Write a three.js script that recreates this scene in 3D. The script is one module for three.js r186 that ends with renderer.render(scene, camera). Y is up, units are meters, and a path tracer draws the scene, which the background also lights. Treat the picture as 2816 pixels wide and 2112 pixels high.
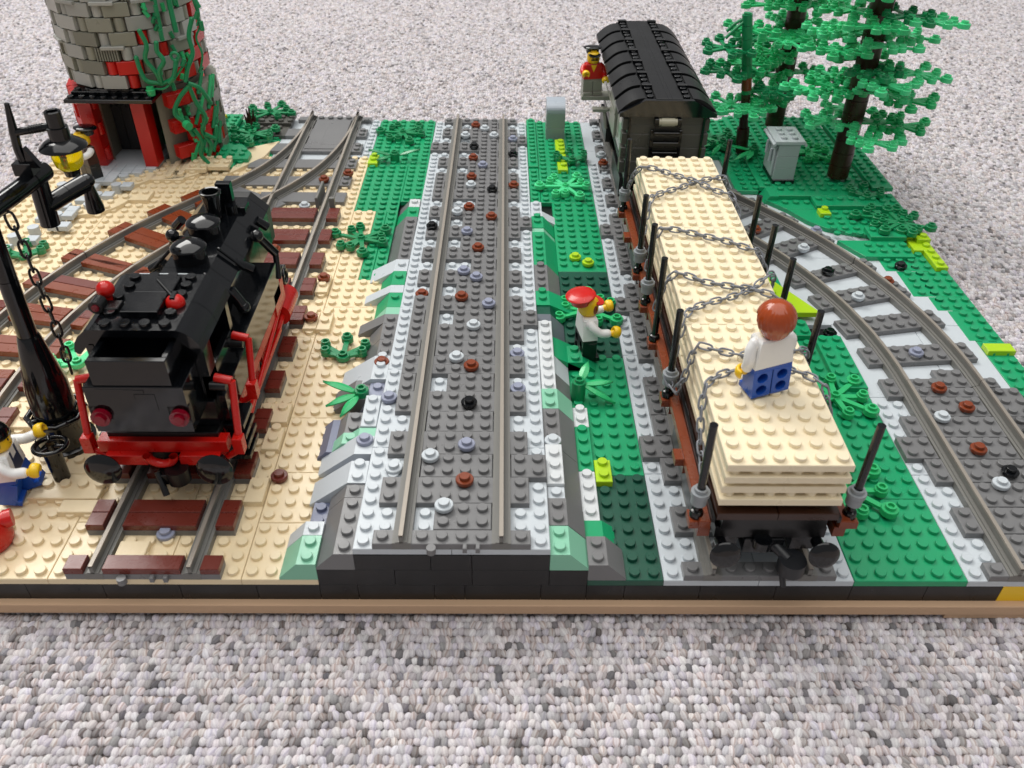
import * as THREE from 'three';
import { mergeGeometries } from 'three/addons/utils/BufferGeometryUtils.js';
import { RectAreaLightUniformsLib } from 'three/addons/lights/RectAreaLightUniformsLib.js';

// ---------- camera, light, exposure ----------
// Lengths below are in stud pitches (8 mm); X right, Y up from the top of the board, D away from the camera.
const U = 0.008, Y0 = 1.15;
const P = (X, Y, D) => new THREE.Vector3(X * U, (Y + Y0) * U, -D * U);
const scene = new THREE.Scene();
const camera = new THREE.PerspectiveCamera(48.45, 4 / 3, 0.02, 20);
camera.position.copy(P(2.492, 37.0, -28.726));
camera.up.set(-0.0053325, 0.788242, -0.615342);
camera.lookAt(P(2.492 + 1.176739, 37.0 - 61.525837, -28.726 + 78.82377));
camera.focus = 0.47; camera.userData.fStop = 22;
scene.add(camera);
scene.background = new THREE.Color(0.33, 0.33, 0.335);
const renderer = new THREE.WebGLRenderer({ antialias: true });
renderer.toneMapping = THREE.LinearToneMapping;
renderer.toneMappingExposure = 0.81;
renderer.shadowMap.enabled = true;
RectAreaLightUniformsLib.init();
// the window behind and to the left of the table-top railway, the only bright source the domes mirror
const WIN = { pos: new THREE.Vector3(-1.13, 1.98, -1.5), w: 1.6, h: 1.05, aim: new THREE.Vector3(0, 0, -0.2) };
const windowLight = new THREE.RectAreaLight(new THREE.Color(1.0, 0.985, 0.95), 10.8, WIN.w, WIN.h);
windowLight.position.copy(WIN.pos); windowLight.lookAt(WIN.aim); windowLight.castShadow = true; scene.add(windowLight);

// an added fill light in place of ceiling bounce, lifting the shadows from above
const FILL = { pos: new THREE.Vector3(0.1, 2.25, -0.1), w: 3, h: 3 };
const fillLight = new THREE.RectAreaLight(new THREE.Color(1, 0.99, 0.97), 1.95, FILL.w, FILL.h);
fillLight.position.copy(FILL.pos); fillLight.lookAt(0.1, 0, -0.1001); fillLight.castShadow = true; scene.add(fillLight);

// ---------- helpers ----------
let seed = 7;
const rnd = () => { seed |= 0; seed = (seed + 0x6d2b79f5) | 0; let t = Math.imul(seed ^ (seed >>> 15), 1 | seed); t = (t + Math.imul(t ^ (t >>> 7), 61 | t)) ^ t; return ((t ^ (t >>> 14)) >>> 0) / 4294967296; };
const rr = (a, b) => a + (b - a) * rnd();
const used = {};
const numbered = (n) => { const k = used[n] = (used[n] ?? -1) + 1; return k ? n + '_' + String(k).padStart(3, '0') : n; };
function thing(name, label, category, [X, Y, D], group, local = false) {
  const o = new THREE.Group(); o.name = numbered(name); o.position.copy(P(X, Y, D)); o.userData = { label, category };
  if (group) o.userData.group = group;
  o.off = local ? [0, 0, 0] : [X, Y, -D]; scene.add(o); return o;
}
function structure(name, label, [X, Y, D] = [0, 0, 0]) { const o = thing(name, label, 'ground', [X, Y, D]); o.userData = { kind: 'structure', label }; return o; }
const bare = (g) => { if (g.index) g = g.toNonIndexed(); for (const k of Object.keys(g.attributes)) if (k !== 'position' && k !== 'normal') g.deleteAttribute(k); return g; };
function joined(geos) { const a = geos.flat(9).filter(Boolean).map(bare); return a.length === 1 ? a[0].clone() : mergeGeometries(a); }
function addUV(g) { const p = g.attributes.position, n = g.attributes.normal, uv = new Float32Array(p.count * 2); for (let i = 0; i < p.count; i++) { const x = Math.abs(n.getX(i)), y = Math.abs(n.getY(i)), z = Math.abs(n.getZ(i)); const a = x > y && x > z ? [p.getZ(i), p.getY(i)] : y > z ? [p.getX(i), p.getZ(i)] : [p.getX(i), p.getY(i)]; uv[i * 2] = a[0] * 9 + 0.37; uv[i * 2 + 1] = a[1] * 9 + 0.11; } g.setAttribute('uv', new THREE.BufferAttribute(uv, 2)); return g; }
function mk(parent, name, geos, m, label) {
  const g = joined([geos]); let r = parent; while (!r.off) r = r.parent;
  g.translate(-r.off[0], -r.off[1], -r.off[2]); g.scale(U, U, U); addUV(g);
  const o = new THREE.Mesh(g, m); o.name = name; o.castShadow = o.receiveShadow = true;
  if (label) o.userData = { label };
  parent.add(o); return o;
}
class Tri { constructor() { this.p = []; this.n = []; }
  quad(a, b, c, d) { this.tri(a, b, c); this.tri(a, c, d); }
  tri(a, b, c) { const u = [b[0] - a[0], b[1] - a[1], b[2] - a[2]], v = [c[0] - a[0], c[1] - a[1], c[2] - a[2]];
    const n = [u[1] * v[2] - u[2] * v[1], u[2] * v[0] - u[0] * v[2], u[0] * v[1] - u[1] * v[0]], l = Math.hypot(...n) || 1;
    this.p.push(...a, ...b, ...c); for (let i = 0; i < 3; i++) this.n.push(n[0] / l, n[1] / l, n[2] / l); }
  loft(loops, capTop = true, capBottom = false) { // loops: arrays of points, each seen from above running anticlockwise
    for (let k = 0; k + 1 < loops.length; k++) { const A = loops[k], B = loops[k + 1], n = A.length; for (let i = 0; i < n; i++) { const j = (i + 1) % n; this.quad(A[i], A[j], B[j], B[i]); } }
    const T = loops[loops.length - 1], B = loops[0];
    if (capTop) for (let i = 1; i + 1 < T.length; i++) this.tri(T[0], T[i], T[i + 1]);
    if (capBottom) for (let i = 1; i + 1 < B.length; i++) this.tri(B[0], B[i + 1], B[i]);
    return this; }
  geo() { const g = new THREE.BufferGeometry(); g.setAttribute('position', new THREE.Float32BufferAttribute(this.p, 3)); g.setAttribute('normal', new THREE.Float32BufferAttribute(this.n, 3)); return g; } }
const G = 0.016; // the hair gap between pressed pieces
const ring4 = (x0, x1, d0, d1, y, i = 0) => [[x0 + i, y, -d0 - i], [x1 - i, y, -d0 - i], [x1 - i, y, -d1 + i], [x0 + i, y, -d1 + i]];
function slab(x0, x1, y0, y1, d0, d1, { gap = G, bev = 0.035, bottom = false } = {}) {
  x0 += gap; x1 -= gap; d0 += gap; d1 -= gap;
  return new Tri().loft([ring4(x0, x1, d0, d1, y0), ring4(x0, x1, d0, d1, y1 - bev), ring4(x0, x1, d0, d1, y1, bev)], true, bottom).geo();
}
const box = (x0, x1, y0, y1, d0, d1, bev = 0.035) => new Tri().loft([ring4(x0, x1, d0, d1, y0, bev), ring4(x0, x1, d0, d1, y0 + bev), ring4(x0, x1, d0, d1, y1 - bev), ring4(x0, x1, d0, d1, y1, bev)], true, true).geo();
function polyslab(pts, y0, y1, bev = 0.03) { // pts [X, D] anticlockwise seen from above
  const c = pts.reduce((s, p) => [s[0] + p[0] / pts.length, s[1] + p[1] / pts.length], [0, 0]);
  const lp = (y, k) => pts.map(([x, d]) => { const l = Math.hypot(x - c[0], d - c[1]) || 1; return [x - (x - c[0]) / l * k, y, -(d - (d - c[1]) / l * k)]; });
  return new Tri().loft([lp(y0, G), lp(y1 - bev, G), lp(y1, G + bev)], true, true).geo();
}
function prismD(pts, d0, d1, gap = G) { // pts [X, Y] anticlockwise seen from the camera side, pushed along D
  d0 += gap; d1 -= gap; const t = new Tri(), n = pts.length, f = pts.map(([x, y]) => [x, y, -d0]), b = pts.map(([x, y]) => [x, y, -d1]);
  for (let i = 0; i < n; i++) { const j = (i + 1) % n; t.quad(f[j], f[i], b[i], b[j]); }
  for (let i = 1; i + 1 < n; i++) { t.tri(f[0], f[i], f[i + 1]); t.tri(b[0], b[i + 1], b[i]); }
  return t.geo();
}
function prismX(pts, x0, x1) { const g = prismD(pts, -x1, -x0, 0); return g.rotateY(-Math.PI / 2).scale(1, 1, 1); } // pts [D', Y]: only used through mapX below
const stubs = {};
function stubArrays(seg, r, h) { const k = seg + '_' + r + '_' + h; if (stubs[k]) return stubs[k];
  const p = [], n = [], prof = [[r, 0, 1, 0], [r, h - 0.035, 1, 0.15], [r - 0.03, h, 0.5, 0.86]];
  for (let i = 0; i < seg; i++) { const a = i / seg * 2 * Math.PI, b = (i + 1) / seg * 2 * Math.PI;
    const pt = (q, t) => [q[0] * Math.cos(t), q[1], -q[0] * Math.sin(t)], nm = (q, t) => [q[2] * Math.cos(t), q[3], -q[2] * Math.sin(t)];
    for (let s = 0; s < 2; s++) { const A = prof[s], B = prof[s + 1]; for (const [q, t] of [[A, a], [A, b], [B, b], [A, a], [B, b], [B, a]]) { p.push(...pt(q, t)); n.push(...nm(q, t)); } }
    p.push(...pt(prof[2], a), ...pt(prof[2], b), 0, h, 0); n.push(0, 1, 0, 0, 1, 0, 0, 1, 0); }
  return stubs[k] = { p, n }; }
function studs(list, { seg, r = 0.3, h = 0.21 } = {}) { if (!list.length) return null;
  const P_ = [], N_ = []; for (const [x, y, d] of list) { const { p, n } = stubArrays(seg ?? (d < 24 ? 16 : 11), r, h); for (let i = 0; i < p.length; i += 3) P_.push(p[i] + x, p[i + 1] + y, p[i + 2] - d); for (let i = 0; i < n.length; i++) N_.push(n[i]); }
  const g = new THREE.BufferGeometry(); g.setAttribute('position', new THREE.Float32BufferAttribute(P_, 3)); g.setAttribute('normal', new THREE.Float32BufferAttribute(N_, 3)); return g; }
function grid(x0, x1, d0, d1, y, skip) { const a = []; for (let x = Math.ceil(x0 - 0.01) + 0.5; x < x1; x++) for (let d = Math.ceil(d0 - 0.01) + 0.5; d < d1; d++) if (!skip || !skip(x, d)) a.push([x, y, d]); return a; }
// a pressed plate: body and its studs, one mesh
const plateGeo = (x0, x1, d0, d1, top, skip, h = 0.4) => joined([slab(x0, x1, top - h, top, d0, d1), studs(grid(x0, x1, d0, d1, top, skip))]);
const cyl = (X, y0, y1, D, r0, r1 = r0, seg = 20, open = false) => new THREE.CylinderGeometry(r1, r0, y1 - y0, seg, 1, open).translate(X, (y0 + y1) / 2, -D);
function lathe(X, D, prof, seg = 28) { // turned solid; edges of the profile sharper than about 38 degrees stay crisp
  if (prof[0][1] > prof[prof.length - 1][1]) prof = [...prof].reverse();
  const N = prof.slice(1).map((q, i) => { const dr = q[0] - prof[i][0], dy = q[1] - prof[i][1], l = Math.hypot(dr, dy) || 1; return [dy / l, -dr / l]; });
  const mixN = (p, q) => p && q && p[0] * q[0] + p[1] * q[1] > 0.79 ? (() => { const x = p[0] + q[0], y = p[1] + q[1], l = Math.hypot(x, y); return [x / l, y / l]; })() : null;
  const pos = [], nor = []; N.forEach((n, i) => { const n0 = mixN(N[i - 1], n) ?? n, n1 = mixN(n, N[i + 1]) ?? n, A = prof[i], B = prof[i + 1];
    for (let k = 0; k < seg; k++) { const a = k / seg * 2 * Math.PI, b = (k + 1) / seg * 2 * Math.PI; const put = (q, m, t) => { pos.push(q[0] * Math.cos(t) + X, q[1], -q[0] * Math.sin(t) - D); nor.push(m[0] * Math.cos(t), m[1], -m[0] * Math.sin(t)); };
      put(A, n0, a); put(A, n0, b); put(B, n1, b); put(A, n0, a); put(B, n1, b); put(B, n1, a); } });
  const g = new THREE.BufferGeometry(); g.setAttribute('position', new THREE.Float32BufferAttribute(pos, 3)); g.setAttribute('normal', new THREE.Float32BufferAttribute(nor, 3)); return g; }
const v3 = ([x, y, d]) => new THREE.Vector3(x, y, -d);
function rod(a, b, r, seg = 14, r1 = r) { const A = v3(a), B = v3(b), d = B.clone().sub(A), L = d.length(); const g = new THREE.CylinderGeometry(r1, r, L, seg);
  g.applyQuaternion(new THREE.Quaternion().setFromUnitVectors(new THREE.Vector3(0, 1, 0), d.normalize())); return g.translate((A.x + B.x) / 2, (A.y + B.y) / 2, (A.z + B.z) / 2); }
const hose = (pts, r, n = 24, seg = 8) => new THREE.TubeGeometry(new THREE.CatmullRomCurve3(pts.map(v3)), n, r, seg);
const sph = (X, Y, D, r, w = 16, h = 12, sy = 1) => new THREE.SphereGeometry(r, w, h).scale(1, sy, 1).translate(X, Y, -D);
// the middle embankment runs downhill away from the camera
const hC = (D) => D < 0 ? 4 : D < 52 ? 4 - 0.045 * D : Math.max(1.66 - (D - 52) * 0.0175, 1.45);
function onRamp(g) { g = bare(g); const p = g.attributes.position; for (let i = 0; i < p.count; i++) p.setY(i, p.getY(i) + hC(-p.getZ(i))); return g; }

// ---------- materials ----------
function grainTex(seedAt, lo, hi, n = 256) { seed = seedAt; const d = new Uint8Array(n * n * 4); const c = new Float32Array(n * n);
  for (const [cells, amp] of [[8, 0.5], [24, 0.3], [96, 0.2]]) { const gr = Array.from({ length: cells * cells }, rnd);
    for (let y = 0; y < n; y++) for (let x = 0; x < n; x++) { const u = x / n * cells, v = y / n * cells, i = u | 0, j = v | 0, a = u - i, b = v - j, q = (I, J) => gr[(J % cells) * cells + (I % cells)]; c[y * n + x] += amp * ((q(i, j) * (1 - a) + q(i + 1, j) * a) * (1 - b) + (q(i, j + 1) * (1 - a) + q(i + 1, j + 1) * a) * b); } }
  for (let i = 0; i < n * n; i++) { const v = Math.min(255, (lo + (hi - lo) * c[i]) * 255); d.set([v, v, v, 255], i * 4); }
  const t = new THREE.DataTexture(d, n, n); t.wrapS = t.wrapT = THREE.RepeatWrapping; t.magFilter = THREE.LinearFilter; t.needsUpdate = true; return t; }
const handled = grainTex(3, 0.55, 1.25, 512);
const mats = {};
const plastic = (hex, rough = 0.3, extra = {}) => mats[hex + rough + JSON.stringify(extra)] ??= new THREE.MeshPhysicalMaterial({ color: hex, roughness: rough * 1.25, roughnessMap: handled, bumpMap: handled, bumpScale: 0.000012, ior: 1.53, ...extra });
const M = {
  tan: plastic('#e6d3ae'), tanPale: plastic('#ecdebf'), green: plastic('#149864'), darkGreen: plastic('#0f4c3a'), lime: plastic('#a9cf1c'), sandGreen: plastic('#82bfa2'),
  light: plastic('#bfc6cb'), lightWarm: plastic('#cbcfd1'), dark: plastic('#717172'), darkBlue: plastic('#646a72'), violetGrey: plastic('#8d92a6'), slate: plastic('#5f6680'), oldGrey: plastic('#8f8f84'), oldDark: plastic('#4d4c47'),
  black: plastic('#0b0d10', 0.1), blackMatt: plastic('#07080a', 0.3), red: plastic('#c3140c', 0.25), redBrown: plastic('#682a20', 0.25), rust: plastic('#7c371a', 0.25), brown: plastic('#38170c', 0.3), deepBrown: plastic('#33190c', 0.28),
  white: plastic('#eeeeec', 0.3), yellow: plastic('#f0c419', 0.3), blue: plastic('#1f55b5', 0.3), navy: plastic('#1c2a4e', 0.3), leaf: plastic('#2bb46d', 0.3), leafDark: plastic('#148552', 0.3), leafBright: plastic('#4ad48e', 0.3), hair: plastic('#a0431a', 0.14),
  chain: plastic('#80838a', 0.32), clampGrey: plastic('#8d9296', 0.3), rail: new THREE.MeshStandardMaterial({ color: '#9c948a', roughness: 0.45, metalness: 0.4 }), web: plastic('#72716d', 0.4),
  glassYellow: new THREE.MeshPhysicalMaterial({ color: '#fff04a', roughness: 0.04, transmission: 1, thickness: 0.004, ior: 1.5, attenuationColor: new THREE.Color('#ffea00'), attenuationDistance: 0.02 }),
  glassRed: new THREE.MeshPhysicalMaterial({ color: '#d0143a', roughness: 0.05, transmission: 0.7, thickness: 0.003, ior: 1.5, attenuationColor: new THREE.Color('#a00020'), attenuationDistance: 0.003 }),
};
const TONE = { br: M.rust, w: M.light, bg: M.violetGrey, bk: M.black, li: M.lime, db: M.redBrown };

// ---------- the floor and the board ----------
const window_ = thing('window', 'white framed window behind and left of the railway, outside the picture', 'window', [0, 0, 0], undefined, true);
{ window_.position.copy(WIN.pos); window_.lookAt(WIN.aim); window_.translateZ(-0.02);
  const w = WIN.w, h = WIN.h, bar = (x, y, a, b) => new THREE.BoxGeometry(a / U, b / U, 0.03 / U).translate(x / U, y / U, -0.02 / U);
  mk(window_, 'frame', [bar(0, h / 2 + 0.03, w + 0.12, 0.06), bar(0, -h / 2 - 0.03, w + 0.12, 0.06), bar(w / 2 + 0.03, 0, 0.06, h), bar(-w / 2 - 0.03, 0, 0.06, h)], M.white);
  mk(window_, 'pane', new THREE.PlaneGeometry(w / U, h / U), new THREE.MeshStandardMaterial({ color: '#ffffff', roughness: 0.5, emissive: '#fffaf0', emissiveIntensity: 1.0 })); }
const fillPanel = thing('fill_light_panel', 'wide white fill light panel added above the railway, outside the picture', 'lamp', [0, 0, 0], undefined, true);
fillPanel.position.copy(FILL.pos); fillPanel.position.y += 0.03;  // unseen glowing panel, added to go with the overhead fill light
mk(fillPanel, 'diffuser', new THREE.BoxGeometry(FILL.w / U, 0.03 / U, FILL.h / U), new THREE.MeshStandardMaterial({ color: '#f4f4f2', roughness: 0.6, emissive: '#fffdf8', emissiveIntensity: 0.3 }));
mk(fillPanel, 'rim', [-1, 1].flatMap((s) => [new THREE.BoxGeometry((FILL.w + 0.08) / U, 0.06 / U, 0.04 / U).translate(0, 0, s * (FILL.h / 2 + 0.02) / U), new THREE.BoxGeometry(0.04 / U, 0.06 / U, FILL.h / U).translate(s * (FILL.w / 2 + 0.02) / U, 0, 0)]), M.white);
const carpet = structure('carpet', 'pale mottled loop pile carpet');
{ const base = new THREE.PlaneGeometry(420, 320).rotateX(-Math.PI / 2).translate(0, -Y0 - 0.22, -70);
  mk(carpet, 'backing', base, new THREE.MeshStandardMaterial({ color: '#a89c98', roughness: 1 })); }
{ const dx = 0.325, dd = 0.44, spots = [[], [], []], vis = (X, D) => Math.abs(X - 2.5) < 8 + (D + 34.7) * 0.66;
  for (let D = -17; D < 132; D += dd) for (let X = -110; X < 120; X += dx * rr(0.8, 1.2)) { if (!vis(X, D) || (X > -41 && X < 38 && D > 1 && D < 63)) continue; const u = rnd(); spots[u < 0.5 ? 0 : u < 0.78 ? 1 : 2].push([X, D + rr(-0.07, 0.07)]); }
  // three kinds of heathered yarn: white, white with brown, white with lilac
  const strand = [[[1, 1, 1], [0.82, 0.8, 0.81], [0.97, 0.96, 0.97], [0.74, 0.71, 0.72], [1, 0.99, 1], [0.9, 0.88, 0.89], [0.96, 0.96, 0.97], [0.8, 0.78, 0.8]], [[1, 0.98, 0.96], [0.6, 0.48, 0.44], [0.94, 0.92, 0.91], [0.8, 0.75, 0.73], [0.98, 0.97, 0.96], [0.52, 0.4, 0.36], [0.9, 0.88, 0.87], [0.76, 0.71, 0.7]], [[0.96, 0.95, 1], [0.72, 0.7, 0.8], [0.98, 0.97, 1], [0.82, 0.8, 0.88], [0.93, 0.92, 0.97], [0.68, 0.66, 0.73], [1, 1, 1], [0.8, 0.78, 0.82]]];
  const m4 = new THREE.Matrix4(), q = new THREE.Quaternion(), e = new THREE.Euler(), c = new THREE.Color();
  spots.forEach((list, kind) => { const g = bare(new THREE.SphereGeometry(1, 16, 8).rotateX(Math.PI / 2)); const p = g.attributes.position, col = [];
    for (let i = 0; i < p.count; i++) { const y = p.getY(i); const k = Math.round(Math.atan2(p.getX(i), y) * 16 / 6.2832); col.push(...strand[kind][((k % 8) + 8) % 8]); if (y < 0) p.setY(i, y * 0.7); }
    g.computeVertexNormals(); g.setAttribute('color', new THREE.Float32BufferAttribute(col, 3));
    const mesh = new THREE.InstancedMesh(g, new THREE.MeshStandardMaterial({ vertexColors: true, roughness: 0.95 }), list.length);
    list.forEach(([X, D], i) => { e.set(rr(-0.5, 0.3), rr(-0.6, 0.6), rr(-0.4, 0.4), 'YXZ'); q.setFromEuler(e); const s = rr(0.88, 1.14);
      m4.compose(P(X, -Y0 + rr(-0.2, -0.1), D), q, new THREE.Vector3(rr(0.185, 0.25) * s * U, 0.235 * s * U, rr(0.24, 0.32) * s * U)); mesh.setMatrixAt(i, m4);
      const u = rnd(), f = u < 0.04 ? rr(0.15, 0.28) : u < 0.2 ? rr(0.32, 0.48) : rr(0.52, 0.8); const w = rr(0.93, 0.99); c.setRGB(f * 0.94, f * 0.94 * w, f * 0.94 * (w + rr(-0.01, 0.045))); mesh.setColorAt(i, c); });
    mesh.name = numbered('carpet_loops'); mesh.castShadow = mesh.receiveShadow = true; mesh.userData = { kind: 'stuff', label: ['plain white', 'brown flecked', 'lilac flecked'][kind] + ' yarn loops of the carpet', category: 'carpet' }; scene.add(mesh); }); }
const boardMat = new THREE.MeshStandardMaterial({ color: '#c3a283', roughness: 0.75 });
const board = thing('wooden_board', 'thin brown fibreboard sheet under the toy railway', 'board', [0, -0.8, 30]);
mk(board, 'sheet', box(-42.5, 39.6, -0.72, 0, -0.38, 64.5, 0.05), boardMat);
mk(board, 'batten', box(26.4, 39.4, -1.1, -0.725, -0.3, 1.6, 0.04), boardMat);
mk(board, 'batten', box(-42.3, -30, -1.1, -0.725, 0.6, 2.4, 0.04), boardMat);
mk(board, 'batten', box(-42.3, 39.4, -1.1, -0.725, 62, 64, 0.04), boardMat);

// ---------- black brick base ----------
const base = structure('brick_base', 'black brick wall carrying the railway ground');
{ const bricks = (xs, y, h = 1.2) => { for (let i = 0; i + 1 < xs.length; i++) mk(base, 'brick', slab(xs[i], xs[i + 1], y, y + h, 0, 2), M.blackMatt); };
  bricks([-42, -38, -34, -30, -26.3, -22.3, -18.3, -14.3, -10.3, -7, -5, -1, 0.6, 4.6, 7, 9, 13, 17, 21, 25, 29], 0);
  bricks([-7, -3, 1, 5, 7], 1.2); bricks([-5, -1.1, 1, 5], 2.4, 1.14);
  mk(base, 'base_slab', slab(-42, 39, 0, 1.2, 2, 64), M.blackMatt);
  mk(base, 'bank_core', [prismD([[-5, 1.2], [5, 1.2], [5, 3.55], [-5, 3.55]], 2, 8), prismD([[-5, 1.2], [5, 1.2], [5, 3.15], [-5, 3.15]], 8, 16), prismD([[-5, 1.2], [5, 1.2], [5, 2.78], [-5, 2.78]], 16, 25), prismD([[-5, 1.2], [5, 1.2], [5, 2.4], [-5, 2.4]], 25, 33), prismD([[-5, 1.2], [5, 1.2], [5, 1.95], [-5, 1.95]], 33, 43)], M.blackMatt);
  const beam = mk(base, 'beam', slab(29, 39, 0, 1.2, 0, 2), M.yellow, 'yellow beam with round holes');
  for (const x of [31, 33, 35, 37]) mk(beam, 'hole', [new THREE.CylinderGeometry(0.31, 0.31, 0.1, 18).rotateX(Math.PI / 2).translate(x, 0.66, 0.03), new THREE.TorusGeometry(0.34, 0.05, 6, 18).translate(x, 0.66, 0)], plastic('#5a3c06', 0.5)); }  // solid discs: the shade inside each beam opening is painted as dark amber

// ---------- ground plates ----------
const LEFT = -16, RIGHT = 16;
const sand = structure('sand_ground', 'tan plates of the left hand ground'), grass = structure('grass_ground', 'green plates of the railway ground'), gravel = structure('ballast_ground', 'light grey plates under the tracks');
const plate = (par, x0, x1, d0, d1, m, top = 1.6, skip) => mk(par, 'plate', plateGeo(x0, x1, d0, d1, top, skip), m);
{ const cols = [[-42, -37, [0, 8, 16, 24, 32, 40, 48, 58]], [-37, -33, [0, 6, 14, 22, 30, 38, 46, 54]], [-33, -27, [0, 4, 12, 20, 28, 36, 44, 52]], [-27, -21, [0, 8, 16, 24, 32, 40, 48, 54]], [-21, -15, [0, 4, 12, 20, 28, 36, 44, 52]], [-15, -11, [0, 6, 14, 22, 30, 38, 46, 54]], [-11, -7, [0, 4, 8, 13, 20, 26, 30]]];
  for (const [a, b, ds] of cols) for (let i = 0; i + 1 < ds.length; i++) plate(sand, a, b, ds[i], ds[i + 1], M.tan);
  plate(sand, -11, -9, 30, 42, M.tan);
  // plates lying one step higher beside the track
  for (const [x0, x1, d0, d1] of [[-24.3, -20.3, 5.4, 7.4], [-26.5, -20.3, 7.4, 11.5], [-22.2, -20.2, 4.35, 5.35], [-13, -11, 12.1, 14], [-12.1, -11, 9.6, 11.6], [-12, -11, 22.5, 24.7], [-12, -11, 27.5, 30], [-11, -10, 22.4, 24.6], [-12.1, -11, 5.2, 7.2], [-17.9, -16.3, 1.05, 2.3], [-29, -24, 11.5, 14], [-31, -27, 5, 8.5]]) plate(sand, x0, x1, d0, d1, M.tan, 2.0, null);
  for (const [x0, x1, d0, d1, h] of [[-42, -38, 49.4, 56, 2], [-31.2, -28, 47.5, 51.6, 2], [-28.2, -26.2, 49, 52.2, 2.4], [-26.2, -24.2, 49.6, 51.6, 2.4], [-32, -29.9, 43.1, 45.1, 2]]) plate(sand, x0, x1, d0, d1, M.tan, h);
  const arc = (cx, cd, r, a0, a1, y) => { const pts = []; for (let i = 0; i <= 9; i++) { const t = (a0 + (a1 - a0) * i / 9) * Math.PI / 180; pts.push([cx + r * Math.cos(t), cd + r * Math.sin(t)]); } pts.push([cx, cd]); const s = []; for (let x = -5; x < 5; x++) for (let d = -5; d < 5; d++) { const X = x + 0.5, Dd = d + 0.5, q = Math.atan2(Dd, X) * 180 / Math.PI; if (Math.hypot(X, Dd) < r - 0.4 && q > a0 && q < a1) s.push([cx + X, y, cd + Dd]); } return [polyslab(pts, y - 0.4, y), studs(s)]; };
  mk(sand, 'curved_plate', arc(-34.5, 49.6, 4, -90, 0, 2), M.tan); mk(sand, 'curved_plate', arc(-35.5, 44, 4, -90, 0, 2), M.tan); mk(sand, 'curved_plate', arc(-30, 51.5, 4, -90, 0, 2), M.tan);
  // grey paving in front of the tower
  const paved = [[-37, 49], [-36, 49], [-35, 49], [-34, 49], [-33, 49], [-32, 49], [-37, 48], [-36, 48], [-35, 48], [-34, 48], [-33, 48], [-36, 47], [-35, 47], [-34, 47], [-36, 46], [-35, 46], [-34, 45], [-33, 45], [-36, 44.6], [-35, 43], [-34, 43], [-36, 42], [-35, 41], [-37, 40.6], [-36, 40], [-37, 39], [-36, 39], [-38, 38.4], [-38, 36.5], [-36.4, 37], [-35.6, 37], [-39, 35], [-37.2, 34.5], [-38.8, 33], [-39, 45], [-38, 46]];
  paved.forEach(([x, d], i) => mk(sand, i % 3 === 1 && d < 48 ? 'round_tile' : 'paving_tile', i % 3 === 1 && d < 48 ? cyl(x + 0.5, 1.6, 2.42, d + 0.5, 0.47, 0.47, 18) : slab(x, x + 1, 2, 2.42, d, d + 1), M.light));
  mk(sand, 'tile_floor', [slab(-37, -31, 1.6, 2.4, 49.9, 55)], M.light);
}
// left green
plate(grass, -9, -8, 30, 42, M.green); plate(grass, -8, -7, 30, 42, M.green);
plate(grass, -11, -7, 42, 52, M.green); plate(grass, -7, -5, 44, 52, M.green); plate(grass, -11, -5, 52, 64, M.green);
plate(grass, -9, -7, 41.9, 44, M.green, 1.58); plate(grass, -11, -10, 51.6, 53.7, M.lime, 2.0);
plate(gravel, -12, -11, 53.7, 64, M.light);
plate(gravel, -21, -12, 52, 64, M.light, 1.6, () => true);
// behind the tower
plate(grass, -42, -37, 58, 64, M.green); plate(grass, -37, -27, 54, 64, M.green); plate(grass, -27, -21, 54, 64, M.green);
plate(grass, -29.5, -23.5, 51.7, 60, M.green, 2.0); plate(grass, -27, -23.2, 50.4, 54, M.green, 2.0); plate(grass, -29, -26, 57, 63.5, M.green, 2.4); plate(grass, -28.8, -27.4, 61, 62.2, plastic('#b3ab14'), 2.8);
plate(gravel, -24.5, -20.5, 58.5, 63, M.oldDark, 2.0); plate(gravel, -24.5, -20.3, 61, 63.9, M.oldDark, 2.4);
mk(sand, 'wedge_plate', polyslab([[-24, 49], [-21.5, 53], [-20.8, 57], [-24, 55]], 1.6, 2.0), M.tan); mk(grass, 'wedge_plate', [polyslab([[-26, 51.5], [-22.7, 51.5], [-22.7, 53], [-24, 55], [-26, 55]], 2.0, 2.4), studs(grid(-26, -23, 51.6, 54.5, 2.4))], M.green);
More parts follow.
